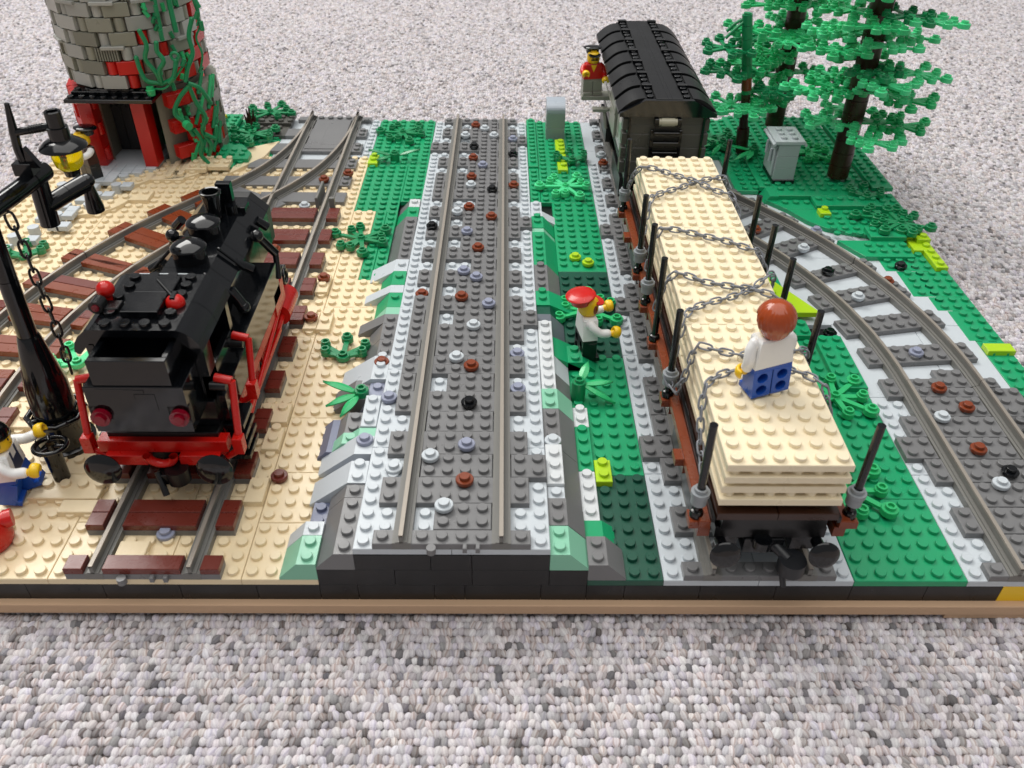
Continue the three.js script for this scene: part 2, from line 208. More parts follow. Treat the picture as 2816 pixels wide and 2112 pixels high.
// middle embankment: light grey plates on the slope
{ for (const [d0, d1] of [[0, 8], [8, 16], [16, 24], [24, 34], [34, 44], [44, 54], [54, 64]]) for (const [x0, x1] of [[-5, 0], [0, 5]]) {
    const g = joined([slab(x0, x1, -0.4, 0, d0, d1), studs(grid(x0, x1, d0, d1, 0, (x, d) => Math.abs(Math.abs(x) - 2.5) < 0.3))]); mk(gravel, 'plate', onRamp(g), M.light); }
  // dark infill plates between and beside the sleepers
  const fill = (x0, x1, d0, d1) => mk(gravel, 'infill_plate', onRamp(joined([slab(x0, x1, 0, 0.4, d0 + 0.02, d1 - 0.02), studs(grid(x0, x1, d0, d1, 0.4))])), M.dark);
  const rows = { 1: [-1, 2], 5: [-2, 2], 9: [-2, 2], 13: [-1, 2], 17: [-2, 2], 21: [-1, 2], 25: [-1, 2], 29: [0, 2], 33: [-1, 2], 37: [-1, 2], 41: [0, 2], 45: [-2, 2], 49: [-1, 2], 53: [0, 2], 57: [-1, 2], 61: [-1, 2] };
  for (const [d, [a, b]] of Object.entries(rows)) fill(a, b, +d, +d + 2);
  for (const [x0, x1, d0, d1] of [[3, 5, 5, 7], [-4, -3, 13, 15], [-4, -3, 21, 23], [-4, -3, 17, 19], [3, 5, 21, 23], [3, 5, 37, 39], [3, 4, 45, 47], [-5, -3, 55, 57], [3, 5, 57, 59], [3, 4, 53, 55], [-4, -3, 45, 47]]) fill(x0, x1, d0, d1);
  for (const [c, x, d] of [['w', -0.5, 2.5], ['br', 0.5, 4.5], ['w', -1.5, 6.5], ['bg', 0.5, 7.5], ['bk', 0.5, 11.5], ['br', 0.5, 15.5], ['w', -0.5, 16.5], ['br', -0.5, 61.5], ['w', 0.5, 60.5], ['w', -1.5, 58.5], ['w', 1.5, 58.5], ['bk', -0.5, 55.5], ['br', -0.5, 52.5], ['bg', 0.5, 50.5], ['br', -0.5, 47.5], ['w', -0.5, 45.5], ['bk', 1.5, 44.5], ['br', 3.5, 45.5], ['br', -0.5, 40.5], ['w', -1.5, 39.5], ['br', 1.5, 38.5], ['bk', -3.5, 36.5], ['bg', -0.5, 35.5], ['br', 0.5, 32.5], ['bg', -0.5, 28.5], ['bg', 0.5, 27.5], ['br', -0.5, 24.5], ['bg', 1.5, 23.5], ['w', 0.5, 20.5], ['bk', 3.5, 53.5], ['bg', 3.5, 57.5]])
    mk(gravel, 'round_plate', roundPlate(x, hC(d) + 0.4, d), TONE[c]);
  for (const [c, x, d] of [['w', -3.5, 5.9], ['bg', -4.5, 12.5], ['bg', 3.5, 17.5], ['bg', 3.5, 13.5], ['br', -3.5, 25.5]]) mk(gravel, 'round_plate', roundPlate(x, hC(d), d), TONE[c]);
}
function roundPlate(X, Y, D) { return joined([lathe(X, D, [[0.01, Y], [0.36, Y], [0.37, Y + 0.16], [0.49, Y + 0.17], [0.495, Y + 0.2], [0.495, Y + 0.36], [0.46, Y + 0.4], [0.01, Y + 0.4]], 22), studs([[X, Y + 0.4, D]], { seg: 18 })]); }
// the embankment's sloped sides; a slope brick: studded top one stud wide, face falling outwards
{ const sl = (side, xin, d0, d1, top, m, { w = 2, h = 1.2, par = gravel, studRow = true } = {}) => { // xin: inner edge distance from the middle; face runs from xin+1 to xin+w
    const lip = 0.14, pts = [[xin, top - h], [xin + w, top - h], [xin + w, top - h + lip], [xin + 1, top], [xin, top]].map(([x, y]) => [side * x, y]); if (side < 0) pts.reverse();
    mk(par, 'slope_brick', [prismD(pts, d0, d1), studRow && studs(grid(Math.min(side * xin, side * (xin + 1)), Math.max(side * xin, side * (xin + 1)), d0, d1, top))], m); };
  const flat = (side, xin, xout, d0, d1, top, m, h = 0.4) => mk(gravel, 'bank_plate', plateGeo(Math.min(side * xin, side * xout), Math.max(side * xin, side * xout), d0, d1, top, null, h), m);
  // left, upper tier
  sl(-1, 5, 0, 4, 3.6, M.dark); sl(-1, 5, 4, 5, 3.6, M.dark); sl(-1, 5, 5, 6.8, 3.7, M.light, { w: 3.3, h: 1.9 }); sl(-1, 5, 6.8, 7.5, 3.0, M.slate, { w: 2.9, h: 1.4, studRow: false }); sl(-1, 5, 7.5, 9.1, 3.55, M.light, { w: 3.3, h: 1.9 }); sl(-1, 5, 9.1, 10, 3.4, M.sandGreen, { w: 2.4 });
  flat(-1, 5, 6, 10, 13, hC(11), M.light, 0.8); sl(-1, 6, 9, 10, 3.0, M.sandGreen); sl(-1, 6, 10, 12, 2.9, M.dark); sl(-1, 5, 13, 15, 2.9, M.violetGrey, { w: 1.6 }); sl(-1, 6, 13.4, 15.4, 2.8, M.dark, { w: 2.4 });
  sl(-1, 5, 15, 17.6, 3.2, M.light, { w: 3.2, h: 1.6 }); sl(-1, 5, 17.6, 20, 2.85, M.dark); sl(-1, 5, 20, 22, 2.85, M.dark); sl(-1, 5, 22, 23.2, 2.85, M.dark, { w: 2.9 }); sl(-1, 5, 23.2, 24.2, 2.8, M.sandGreen); sl(-1, 5, 24.2, 26.2, 2.8, M.green); sl(-1, 5, 26.2, 27.3, 2.8, M.light, { w: 3 }); sl(-1, 5, 27.3, 29.4, 2.8, M.green); sl(-1, 5, 29.4, 31.4, 2.7, M.light, { w: 3 });
  sl(-1, 5, 31.4, 39.4, 2.4, M.dark); sl(-1, 5, 39.4, 41.5, 2.3, M.green); sl(-1, 5, 41.5, 43, 2.2, M.dark, { studRow: false }); flat(-1, 5, 6, 41.6, 43.2, 2.25, M.lightWarm);
  // left, lower tier at the front
  sl(-1, 7, 0, 2, 2.8, M.sandGreen); sl(-1, 7, 2, 3, 2.8, M.light); mk(gravel, 'plate', plateGeo(-8, -7, 3, 5, 2.2), M.slate); sl(-1, 7, 9, 12, 2.3, M.slate, { w: 1.6, h: 0.7, studRow: false });
  mk(gravel, 'round_plate', roundPlate(-5.5, 3.4, 8.6), TONE.bg); mk(gravel, 'round_plate', roundPlate(-5.5, 2.9, 16.9), TONE.br);
  // right, upper tier
  sl(1, 5, 0, 2, 3.6, M.sandGreen); sl(1, 5, 2, 4, 3.62, M.dark); flat(1, 5, 6, 4, 5, 3.5, M.light, 0.8); flat(1, 5, 6, 5, 8.3, 3.7, M.lightWarm, 0.8); sl(1, 5, 4, 8.2, 3.3, M.dark, { studRow: false }); sl(1, 5, 8.2, 12, 3.3, M.dark); sl(1, 5, 12, 14, 3.3, M.sandGreen); sl(1, 5, 14, 16, 3.0, M.dark, { studRow: false }); sl(1, 5, 16, 18, 3.0, M.light, { studRow: false }); sl(1, 5, 18, 20.4, 2.9, M.green, { w: 3 }); flat(1, 5, 6, 14, 22, 3.16, M.lightWarm, 0.6);
  sl(1, 5, 20.4, 23.4, 2.8, M.darkBlue, { studRow: false }); sl(1, 5, 23.4, 24.6, 2.7, M.darkGreen, { studRow: false }); sl(1, 5, 24.6, 26.6, 2.8, M.green, { w: 3.2 }); sl(1, 5, 26.6, 30.6, 2.75, M.dark); sl(1, 5, 30.6, 36.4, 2.6, M.green); sl(1, 5, 36.4, 37.4, 2.4, M.sandGreen); sl(1, 5, 37.4, 39.6, 2.45, M.green); sl(1, 5, 39.6, 41, 2.2, M.light, { studRow: false, w: 3 }); flat(1, 5, 6, 40, 43, 2.15, M.light);
  mk(gravel, 'round_plate', roundPlate(5.5, 3.3, 8.7), TONE.w);
  // right, lower tier
  sl(1, 7, 0, 2, 2.8, M.dark); sl(1, 7, 2, 3.6, 2.3, M.green, { w: 1.7, h: 0.7, studRow: false }); flat(1, 7, 8, 3.6, 7.8, 2.0, M.lightWarm); flat(1, 7, 8, 7.8, 11.8, 2.0, M.green); flat(1, 7, 8, 11.8, 13.7, 2.0, M.lightWarm); sl(1, 7, 18, 20, 2.4, M.green, { w: 1.9, h: 0.8 }); }
// right strip of green between the tracks
plate(grass, 7, 11, 0, 7.85, M.darkGreen); plate(grass, 7, 11, 7.85, 19.7, M.green); plate(grass, 7, 11, 19.7, 31.5, M.darkGreen); plate(grass, 7, 11, 31.5, 44, M.green); plate(grass, 6, 11, 44, 54, M.green); plate(grass, 6, 11, 54, 64, M.green); plate(grass, 5, 6, 41, 51.4, M.green, 1.7); plate(grass, 5, 6, 51.4, 64, M.green, 1.9);
plate(grass, 8, 9, 6.9, 8.8, M.lime, 2.0); plate(grass, 7.9, 8.9, 50.4, 58.1, M.lime, 2.0);
for (const [x, d] of [[8.5, 33.4], [9.5, 32.5]]) mk(grass, 'round_plate', roundPlate(x, 1.6, d), M.lime);
// light grey under the right hand tracks
for (const [d0, d1] of [[0, 8], [8, 20], [20, 32], [32, 44], [44, 56], [56, 64]]) { plate(gravel, 11, 16, d0, d1, M.light, 1.6, (x, d) => x > 13 || (d > 53 && x < 12)); plate(gravel, 16, 21, d0, d1, M.light, 1.6, (x) => x < 20); }
for (const [d0, d1] of [[0, 8], [8, 15.4], [15.4, 24], [24, 34], [34, 46]]) { const x0 = d0 < 22 ? 27 : 21; plate(gravel, x0, 33, d0, d1, M.light, 1.6, (x, d) => d > 15.4 || x > 29); plate(gravel, 33, 37, d0, d1, M.light, 1.6, (x, d) => d > 15.4 && d < 27 || x < 36 ); }
plate(gravel, 21, 26, 46, 64, M.light, 1.6, () => true);
plate(grass, 21, 27, 0, 6, M.green); plate(grass, 21, 27, 6, 16, M.green); plate(grass, 21, 27, 16, 22, M.green); plate(grass, 25, 27, 15.9, 22, M.green, 2.0); plate(grass, 21, 25, 22, 24, M.green, 2.0); plate(grass, 21, 24.5, 24, 31, M.green, 1.98);
mk(grass, 'wedge_plate', [polyslab([[22.5, 24.4], [26.2, 24.4], [23.2, 30], [22.5, 30]], 2.0, 2.4), studs([[23.2, 2.4, 27.2], [24, 2.4, 25.4], [23.2, 2.4, 25.4]])], M.lime);
// right hand rim and the planted hill
plate(grass, 37, 39, 0, 10, M.green); plate(grass, 37, 39, 10, 22, M.green); plate(grass, 36.5, 39, 22, 26, M.green, 1.62); plate(grass, 35.8, 39, 26, 28, M.green, 1.62); plate(grass, 34.7, 39, 28, 31.9, M.green, 1.62); plate(grass, 33.9, 38, 31.9, 37, M.green, 1.64); plate(grass, 38, 39, 31.9, 37, M.lime, 2.0);
plate(grass, 37.2, 38.2, 34.7, 37, M.lime, 2.02); plate(grass, 37.8, 39, 35.9, 37, M.lime, 2.4); plate(grass, 38, 39, 13, 15, M.lime, 2.0); plate(grass, 37, 39, 20.2, 21.2, M.lime, 2.0);
mk(grass, 'wedge_plate', [polyslab([[36.9, 33.6], [36.9, 36.4], [31.2, 36.4], [32.7, 33.6]], 1.6, 2.0), studs(grid(33, 37, 33.7, 36, 2.0))], M.green);
mk(grass, 'wedge_plate', [polyslab([[36.9, 36.4], [36.9, 42.2], [28.4, 42.2], [29.6, 40], [30.9, 38.6]], 1.6, 2.0), studs(grid(31, 37, 36.5, 42, 2.0))], M.green);
plate(grass, 34, 37.1, 36.3, 38.2, M.green, 2.4); plate(grass, 30.9, 31.9, 40.6, 41.7, M.lime, 2.4); mk(gravel, 'round_plate', roundPlate(29.9, 1.7, 38.2), TONE.bg);
mk(grass, 'wedge_plate', [polyslab([[31, 42.2], [31, 44.2], [26.8, 44.2], [28.4, 42.2]], 1.6, 2.0), studs(grid(28, 31, 42.5, 44.2, 2.0))], M.green);
plate(grass, 31, 37, 42.2, 44.2, M.green, 2.4); plate(grass, 37, 39, 37, 45.2, M.green, 2.2);
for (const [x0, x1, d0, d1, h] of [[28, 37, 44.2, 54, 2.4], [28, 37, 54, 64, 2.4], [26.7, 28, 46, 64, 2.4], [24.5, 26.7, 46, 54, 2.0], [22, 26.7, 54, 64, 2.0], [37, 39, 45.2, 55, 2.8], [37, 39, 55, 64, 2.8]]) plate(grass, x0, x1, d0, d1, M.green, h);
mk(grass, 'slope_brick', prismD([[26.7, 1.6], [28, 1.6], [28, 2.4], [27.2, 2.4]], 44, 46), M.green);
for (const [c, x, y, d] of [['bk', 35.2, 1.62, 32.3], ['bk', 26.4, 1.6, 22.5], ['br', -11.5, 2.0, 29.2], ['db', -10.5, 1.6, 7.4], ['bg', -15.7, 1.6, 2.9], ['br', -16.5, 1.6, 34.4], ['br', -11.5, 2, 23.6]]) mk(gravel, 'round_plate', roundPlate(x, y, d), TONE[c]);

// ---------- tracks ----------
function sweep(path, off, w, y0, y1, lift) { // a bar of rectangular section following the path at a sideways offset
  const t = new Tri(), ring = path.map(([x, d, a]) => { const nx = Math.cos(a), nd = -Math.sin(a) * -1, q = (o, y) => { const X = x + nx * o, D = d + nd * o; return [X, y + lift(D), -D]; }; return [q(off - w / 2, y0), q(off + w / 2, y0), q(off + w / 2, y1), q(off - w / 2, y1)]; });
  for (let i = 0; i + 1 < ring.length; i++) for (let k = 0; k < 4; k++) { const j = (k + 1) % 4; t.quad(ring[i][k], ring[i][j], ring[i + 1][j], ring[i + 1][k]); }
  const A = ring[0], B = ring[ring.length - 1]; t.quad(A[3], A[2], A[1], A[0]); t.quad(B[0], B[1], B[2], B[3]); return t.geo();
}
// heading a: angle of the travel direction from straight away (D), positive turning towards +X
const straight = (x, d0, d1) => [[x, d0, 0], [x, (d0 + d1) / 2, 0], [x, d1, 0]];
function cubic(p0, p1, p2, p3, n = 26) { const out = []; for (let i = 0; i <= n; i++) { const t = i / n, u = 1 - t, f = (k) => u * u * u * p0[k] + 3 * u * u * t * p1[k] + 3 * u * t * t * p2[k] + t * t * t * p3[k], g = (k) => 3 * u * u * (p1[k] - p0[k]) + 6 * u * t * (p2[k] - p1[k]) + 3 * t * t * (p3[k] - p2[k]); const hx = g(0), hd = g(1); out.push([f(0), f(1), Math.atan2(-hx, -hd) * -1]); } return out; }
function curve(x0, d0, side) { const R = 40, out = []; for (let i = 0; i <= 10; i++) { const a = i / 10 * Math.PI / 8; out.push([x0 + side * R * (1 - Math.cos(a)), d0 + R * Math.sin(a), side * a]); } return out; }
const norm = (path) => path.map(([x, d, a], i) => { const A = path[Math.max(0, i - 1)], B = path[Math.min(path.length - 1, i + 1)]; const tx = B[0] - A[0], td = B[1] - A[1]; const s = td < 0 ? -1 : 1; return [x, d, -Math.atan2(s * tx, s * td)]; });
function at(path, s) { let L = 0; for (let i = 0; i + 1 < path.length; i++) { const l = Math.hypot(path[i + 1][0] - path[i][0], path[i + 1][1] - path[i][1]); if (L + l >= s || i + 2 === path.length) { const t = Math.min(1.2, (s - L) / l); return [path[i][0] + (path[i + 1][0] - path[i][0]) * t, path[i][1] + (path[i + 1][1] - path[i][1]) * t, path[i][2] + (path[i + 1][2] - path[i][2]) * t]; } L += l; } }
const turned = (g, [x, d, a]) => bare(g).rotateY(a).translate(x, 0, -d);
function rails(o, path, lift, y = 0.4) {
  for (const off of [-2.5, 2.5]) { const r = mk(o, 'rail', [sweep(path, off, 0.95, y - 0.39, y + 0.05, lift), sweep(path, off, 0.2, y + 0.05, y + 0.56, lift), sweep(path, off, 0.6, y + 0.05, y + 0.12, lift)], M.web);
    mk(r, 'rail_head', sweep(path, off, 0.215, y + 0.5, y + 0.62, lift), M.rail); } }
function track(name, label, path, { lift = () => 1.6, sleepers = [[0.5, 1], [4, 2], [8, 2], [12, 2], [15.5, 1]], tiled = false, group, smooth = false, tone } = {}) {
  path = norm(path); const mid = path[path.length >> 1]; const o = thing(name, label, 'track', [mid[0], lift(mid[1]), mid[1]], group);
  for (const [s, w] of sleepers) { const p = at(path, s), y = lift(p[1]);
    const st = []; if (!smooth) for (const x of [-3.5, -1.5, -0.5, 0.5, 1.5, 3.5]) for (let k = 0; k < w; k++) st.push([x, y + 0.4, k + 0.5 - w / 2]);
    const body = [slab(-4, 4, y, y + 0.4, -w / 2, w / 2, { bottom: true })]; const sl = mk(o, 'sleeper', turned(joined([body, tiled ? null : studs(st, { seg: p[1] < 24 ? 16 : 11 })]), p), M.dark);
    if (tiled) for (let k = 0; k < w; k++) for (const [a, b] of [[-4, -3], [-2, 2], [3, 4]]) mk(sl, 'sleeper_tile', turned(slab(a, b, y + 0.4, y + 0.8, k - w / 2, k + 1 - w / 2), p), tone && rnd() < 0.7 ? tone : M.redBrown); }
  rails(o, path, lift); return o; }
const ORD = ['nearest', 'second', 'third', 'farthest'];
for (let k = 0; k < 4; k++) { const o = track('track_section', ORD[k] + ' straight grey section of the middle track on the embankment', straight(0, 16 * k, 16 * k + 16), { lift: hC, group: 'middle track sections' });
  if (k === 0) mk(o, 'coupling_pin', [cyl(-1, hC(0) + 0.02, hC(0) + 0.4, -0.22, 0.24), slab(-1.12, -0.88, hC(0) + 0.05, hC(0) + 0.38, -0.2, 0.1), slab(0.55, 0.8, hC(0) + 0.05, hC(0) + 0.38, -0.3, 0.1), slab(1.2, 1.45, hC(0) + 0.05, hC(0) + 0.38, -0.3, 0.1)], M.dark); }
const leftFront = track('track_section', 'nearest straight section with brown sleeper tiles behind the locomotive', straight(LEFT, 0, 16), { tiled: true, group: 'left track sections' });
mk(leftFront, 'coupling_pin', [cyl(LEFT - 1, 1.62, 2, -0.22, 0.24), slab(LEFT + 0.4, LEFT + 0.65, 1.65, 2, -0.25, 0.1), slab(LEFT + 1.1, LEFT + 1.35, 1.65, 2, -0.25, 0.1)], M.dark);
track('track_section', 'straight section with brown sleeper tiles under and ahead of the locomotive', straight(LEFT, 16, 32), { tiled: true, group: 'left track sections' });
track('track_section', 'near straight section under the flat wagon', straight(RIGHT, 0, 16), { group: 'right track sections' });
track('track_section', 'second straight section, hidden mostly under the flat wagon load', straight(RIGHT, 16, 32), { group: 'right track sections' });
track('track_section', 'straight grey section of the right hand siding nearest the picture edge', straight(32, 0, 16), { group: 'right siding sections' });
track('curved_track', 'grey curved section of the right hand siding beside the planted hill', curve(32, 16, -1), { sleepers: [[0.5, 1], [3.9, 2], [7.85, 2], [11.8, 2], [15.2, 1]] });
track('curved_track', 'curved section with brown sleeper tiles on the left siding', curve(-32, 16, 1), { tiled: true, tone: M.rust, sleepers: [[0.5, 1], [3.9, 2], [7.85, 2], [11.8, 2], [15.2, 1]] });
track('track_section', 'straight section with brown sleeper tiles leaving the picture at the left', straight(-32, 0, 16), { tiled: true });
const E1 = 32 - 40 * (1 - Math.cos(Math.PI / 8)), ED = 16 + 40 * Math.sin(Math.PI / 8);
function switchTrack(xc, side, label, tiled) { // a set of points: straight leg plus a leg that swings out to the side
  const br = norm(cubic([xc, 64], [xc, 44], [side * (E1 - 0.383 * 14), ED + 0.924 * 14], [side * E1, ED])), st = straight(xc, 32, 64), lift = () => 1.6;
  const o = thing('track_points', label, 'track', [xc, 1.6, 48]); rails(o, st, lift); rails(o, br, lift);
  const lenAt = (t) => br[Math.round(t * 26)];
  for (const [d, w] of [[32.5, 1], [36, 2], [40, 2], [44, 2]]) { const sl = mk(o, 'sleeper', [slab(xc - 4, xc + 4, 1.6, 2, d - w / 2, d + w / 2), tiled ? null : studs(grid(xc - 4, xc + 4, d - w / 2, d + w / 2, 2, (x) => Math.abs(Math.abs(x - xc) - 2.5) < 0.3))], M.dark);
    if (tiled && d < 43) for (let k = 0; k < w; k++) for (const [a, b] of [[-4, -3], [-2, 2], [3, 4]]) mk(sl, 'sleeper_tile', slab(xc + a, xc + b, 2, 2.4, d - w / 2 + k, d - w / 2 + k + 1), M.redBrown); }
  for (const [i, w] of [[26, 1], [23.4, 2], [20.3, 2], [17, 2], [14, 2]]) { const p = br[Math.floor(i)]; const body = [slab(-4, 4, 1.6, 2, -w / 2, w / 2, { bottom: true })];
    const sl = mk(o, 'sleeper', turned(joined([body, tiled ? null : studs([-3.5, -1.5, -0.5, 0.5, 1.5, 3.5].flatMap((x) => [[x, 2, 0.5 - w / 2], ...(w > 1 ? [[x, 2, 0.5]] : [])]), { seg: 12 })]), p), M.dark);
    if (tiled && i > 15) for (let k = 0; k < w; k++) for (const [a, b] of [[-4, -3], [-2, 2], [3, 4]]) mk(sl, 'sleeper_tile', turned(slab(a, b, 2, 2.4, k - w / 2, k + 1 - w / 2), p), M.rust); }
  for (const [d, w, reach] of [[47.5, 2, 8.2], [51.5, 2, 6.6], [55.5, 2, 5.4], [59.5, 2, 4.6], [63.5, 1, 4]]) { const a = side > 0 ? [xc - 4, xc + reach] : [xc - reach, xc + 4]; mk(o, 'sleeper', [slab(a[0], a[1], 1.6, 1.99, d - w / 2, d + w / 2), studs([[side > 0 ? a[0] + 0.5 : a[1] - 0.5, 1.99, d - 0.5], [side > 0 ? a[0] + 0.5 : a[1] - 0.5, 1.99, d + 0.5], ...(d > 63 ? [-1.5, -0.5, 0.5, 1.5].map((x) => [xc + x, 1.99, 63.5]) : [])].filter((q) => q[2] < 64))], M.dark); }
  mk(o, 'points_housing', [slab(xc - 1.9, xc + 1.9, 1.6, 2.08, 55, 62.8), slab(xc - 0.4, xc + 1.9, 2.08, 2.12, 56, 62)], M.dark);
  mk(o, 'points_lever', [slab(xc + 3, xc + 3.5, 1.6, 3.2, 41.2, 41.6), box(xc + 1.7, xc + 1.95, 2.0, 3.1, 41.5, 45, 0.04)], M.web);
  return o; }
const points = switchTrack(LEFT, -1, 'left set of points, its branch swinging out towards the red doorway', true);
switchTrack(RIGHT, 1, 'right set of points under the covered goods van', false);
for (const [par, list] of [[gravel, [['br', -12.4, 2, 48.6], ['br', -14.5, 2, 47.2], ['w', -15.3, 2, 41.6], ['w', 27.7, 2, 34.5], ['w', 29.8, 2, 26.9], ['bk', 28.6, 2, 30.7], ['br', 24.4, 2, 37.7], ['br', 33, 1.9, 29.4], ['bg', 31.5, 2, 19.6], ['br', 31.5, 2, 15.6], ['br', 32.5, 2, 13.6], ['w', 30.5, 2, 12.6], ['br', 31.5, 2, 9.6], ['bk', 32.5, 2, 7.6], ['w', 31.5, 2, 6.6], ['w', 12.4, 2, 53.5], ['br', 12.4, 2, 51.5]]]]) for (const [c, x, y, d] of list) mk(par, 'round_plate', roundPlate(x, y, d), TONE[c]);
// dark infill beside and between the near siding's rails
for (const [x0, x1, d0, d1] of [[30, 34, 1, 3], [30, 34, 5, 7], [30, 34, 9, 11], [30, 34, 13, 15], [27, 29, 9, 11], [35, 37, 9, 11], [35, 37, 13, 16], [32, 34, 16.8, 18], [35, 37, 5, 7], [35, 36, 11, 13], [11, 13, 9, 11], [11, 13, 25, 27], [12, 13, 33, 35], [11, 13, 37, 39], [12, 13, 13, 15], [12, 13, 21, 23]]) mk(gravel, 'infill_plate', [slab(x0, x1, 1.6, 2, d0 + 0.02, d1 - 0.02), studs(grid(x0, x1, d0, d1, 2))], M.dark);

// ---------- steam locomotive ----------
{ const L = LEFT, o = thing('steam_locomotive', 'black tank engine with red buffer beam, seen from behind on the left track', 'locomotive', [L, 2.6, 15]);
  const bx = (a, b, y0, y1, d0, d1, bev) => box(L + a, L + b, y0, y1, d0, d1, bev);
  mk(o, 'chassis', [bx(-2, 2, 4.2, 5.6, 6.4, 25), bx(-3, 3, 5.6, 6.1, 6.4, 24.6)], M.blackMatt);
  for (const d of [10.5, 14.2, 17.9, 22.4]) for (const s of [-1, 1]) { const r = d > 20 ? 1.1 : 1.55; const w = mk(o, 'wheel', new THREE.CylinderGeometry(r, r, 0.5, 26).rotateZ(Math.PI / 2).translate(L + s * 2.55, 2.62 + r, -d), M.red); mk(w, 'tyre', new THREE.TorusGeometry(r, 0.1, 6, 26).rotateY(Math.PI / 2).translate(L + s * 2.5, 2.62 + r, -d), M.blackMatt); }
  const beam = mk(o, 'buffer_beam', [bx(-3.5, 3.5, 5.0, 5.8, 6.0, 6.8), bx(-3.1, -0.9, 4.4, 5.1, 5.6, 6.6), bx(0.9, 3.1, 4.4, 5.1, 5.6, 6.6), bx(-2.0, 2.0, 5.8, 6.4, 7.2, 7.6)], M.red);
  mk(beam, 'coupling_ring', new THREE.TorusGeometry(0.72, 0.24, 8, 20, Math.PI).rotateX(-0.2).rotateZ(Math.PI).translate(L, 5.3, -5.4), M.red);
  for (const s of [-1, 1]) mk(o, 'buffer', [lathe(0, 0, [[0.01, 0.62], [0.5, 0.6], [0.85, 0.5], [1.0, 0.36], [0.98, 0.28], [0.5, 0.18], [0.34, 0.05], [0.32, -0.7]], 30).rotateX(Math.PI / 2 - 0.1).translate(L + s * 3, 4.75, -5.2)], M.black);
  mk(o, 'coupler', [cyl(L + 0.75, 3.6, 4.5, 5.3, 0.62, 0.62, 24), bx(-0.4, 0.5, 3.5, 4.2, 5.0, 6.6), rod([L - 0.3, 4.3, 5.2], [L + 0.1, 3.1, 4.6], 0.18)], M.blackMatt);
  // bunker
  const bunker = mk(o, 'bunker', [bx(-2.5, 2.5, 7.45, 10.4, 4.9, 7.4), bx(-2.2, 2.2, 6.9, 7.45, 6.0, 7.4), bx(-1.96, 1.96, 10.3, 11.95, 5.0, 5.35), bx(-1.96, -1.65, 10.3, 11.95, 5.35, 7.3), bx(1.65, 1.96, 10.3, 11.95, 5.35, 7.3)], M.black);
  mk(bunker, 'panel', bx(-0.5, 0.5, 10.0, 10.25, 4.87, 4.95, 0.02), M.black); mk(bunker, 'panel', bx(0.0, 1.0, 8.9, 9.98, 4.87, 4.95, 0.02), M.black); mk(bunker, 'panel', bx(-1.9, -0.02, 9.6, 10.3, 4.88, 4.95, 0.02), M.black);
  for (const s of [-1, 1]) { const t = mk(o, 'tail_light', [new THREE.CylinderGeometry(0.49, 0.49, 0.3, 24).rotateX(Math.PI / 2).translate(L + s * 2, 8.55, -4.76), new THREE.CylinderGeometry(0.3, 0.3, 0.2, 20).rotateX(Math.PI / 2).translate(L + s * 2, 8.55, -4.55)], M.glassRed); mk(t, 'socket', bx(s * 2 - 0.55, s * 2 + 0.55, 8.0, 9.2, 4.9, 5.2, 0.02), M.blackMatt); }
  // cab
  mk(o, 'cab', [bx(-3, -2.6, 7.6, 11.3, 7.3, 8.4), bx(2.6, 3, 7.6, 11.3, 7.3, 8.4), bx(-3, -2.6, 7.6, 9.3, 7.3, 12), bx(2.6, 3, 7.6, 9.3, 7.3, 12), bx(-3, 3, 7.6, 11.6, 11.6, 12.1), bx(-3, 3, 6.1, 7.8, 7.0, 12.2), bx(-2.9, 2.9, 7.6, 12.2, 7.35, 7.7)], M.black);
  const prof = [[-3.25, 11.35], [-3.1, 11.2], [-2.95, 11.2], [-2.0, 12.25], [2.0, 12.25], [2.95, 11.2], [3.1, 11.2], [3.25, 11.35], [3.12, 11.85], [2.85, 12.25], [2.5, 12.55], [2.15, 12.68], [-2.15, 12.68], [-2.5, 12.55], [-2.85, 12.25], [-3.12, 11.85]].map(([x, y]) => [L + x, y]);
  const half = (d0, d1) => { const s = new THREE.Shape(prof.map(([x, y]) => new THREE.Vector2(x, y))); return new THREE.ExtrudeGeometry(s, { depth: d1 - d0 - 0.03, bevelEnabled: false }).translate(0, 0, -d1 + 0.015); };
  const roof = mk(o, 'cab_roof', [half(6.6, 9.35), half(9.35, 12.1)], M.black);
  mk(roof, 'roof_studs', studs([[-1.5, 7.1], [-0.5, 7.1], [0.5, 7.1], [1.5, 7.1], [-1.6, 8.1], [1.5, 8.1], [-1.7, 9.6], [1.5, 9.9], [-1.5, 11.6], [-0.5, 11.7], [0.5, 11.7], [1.5, 11.6], [-1.5, 10.7], [1.5, 10.8]].map(([x, d]) => [L + x, 12.68, d]), { seg: 18 }), M.black);
  mk(roof, 'roof_hatch', bx(-0.9, 1.0, 12.68, 13.1, 7.7, 9.6), M.black); mk(roof, 'roof_hatch', bx(-0.9, 1.1, 12.68, 13.0, 9.75, 11.4), M.black);
  mk(roof, 'roof_edge', bx(-1.6, 1.2, 12.3, 12.6, 12.1, 12.35), plastic('#9aa0a5'));
  mk(o, 'whistle', [sph(L - 2.15, 13.35, 9.4, 0.46, 22, 16), cyl(L - 2.15, 12.6, 13, 9.4, 0.25)], M.red);
  const lamp = mk(o, 'roof_lamp', [new THREE.CylinderGeometry(0.36, 0.36, 0.7, 22).rotateX(Math.PI / 2).translate(L - 2.25, 13.05, -8.4), bx(-2.2, -1.2, 12.62, 12.95, 8.2, 9)], M.blackMatt); mk(lamp, 'lens', new THREE.CylinderGeometry(0.2, 0.2, 0.06, 18).rotateX(Math.PI / 2).translate(L - 2.25, 13.05, -8.04), M.glassRed);
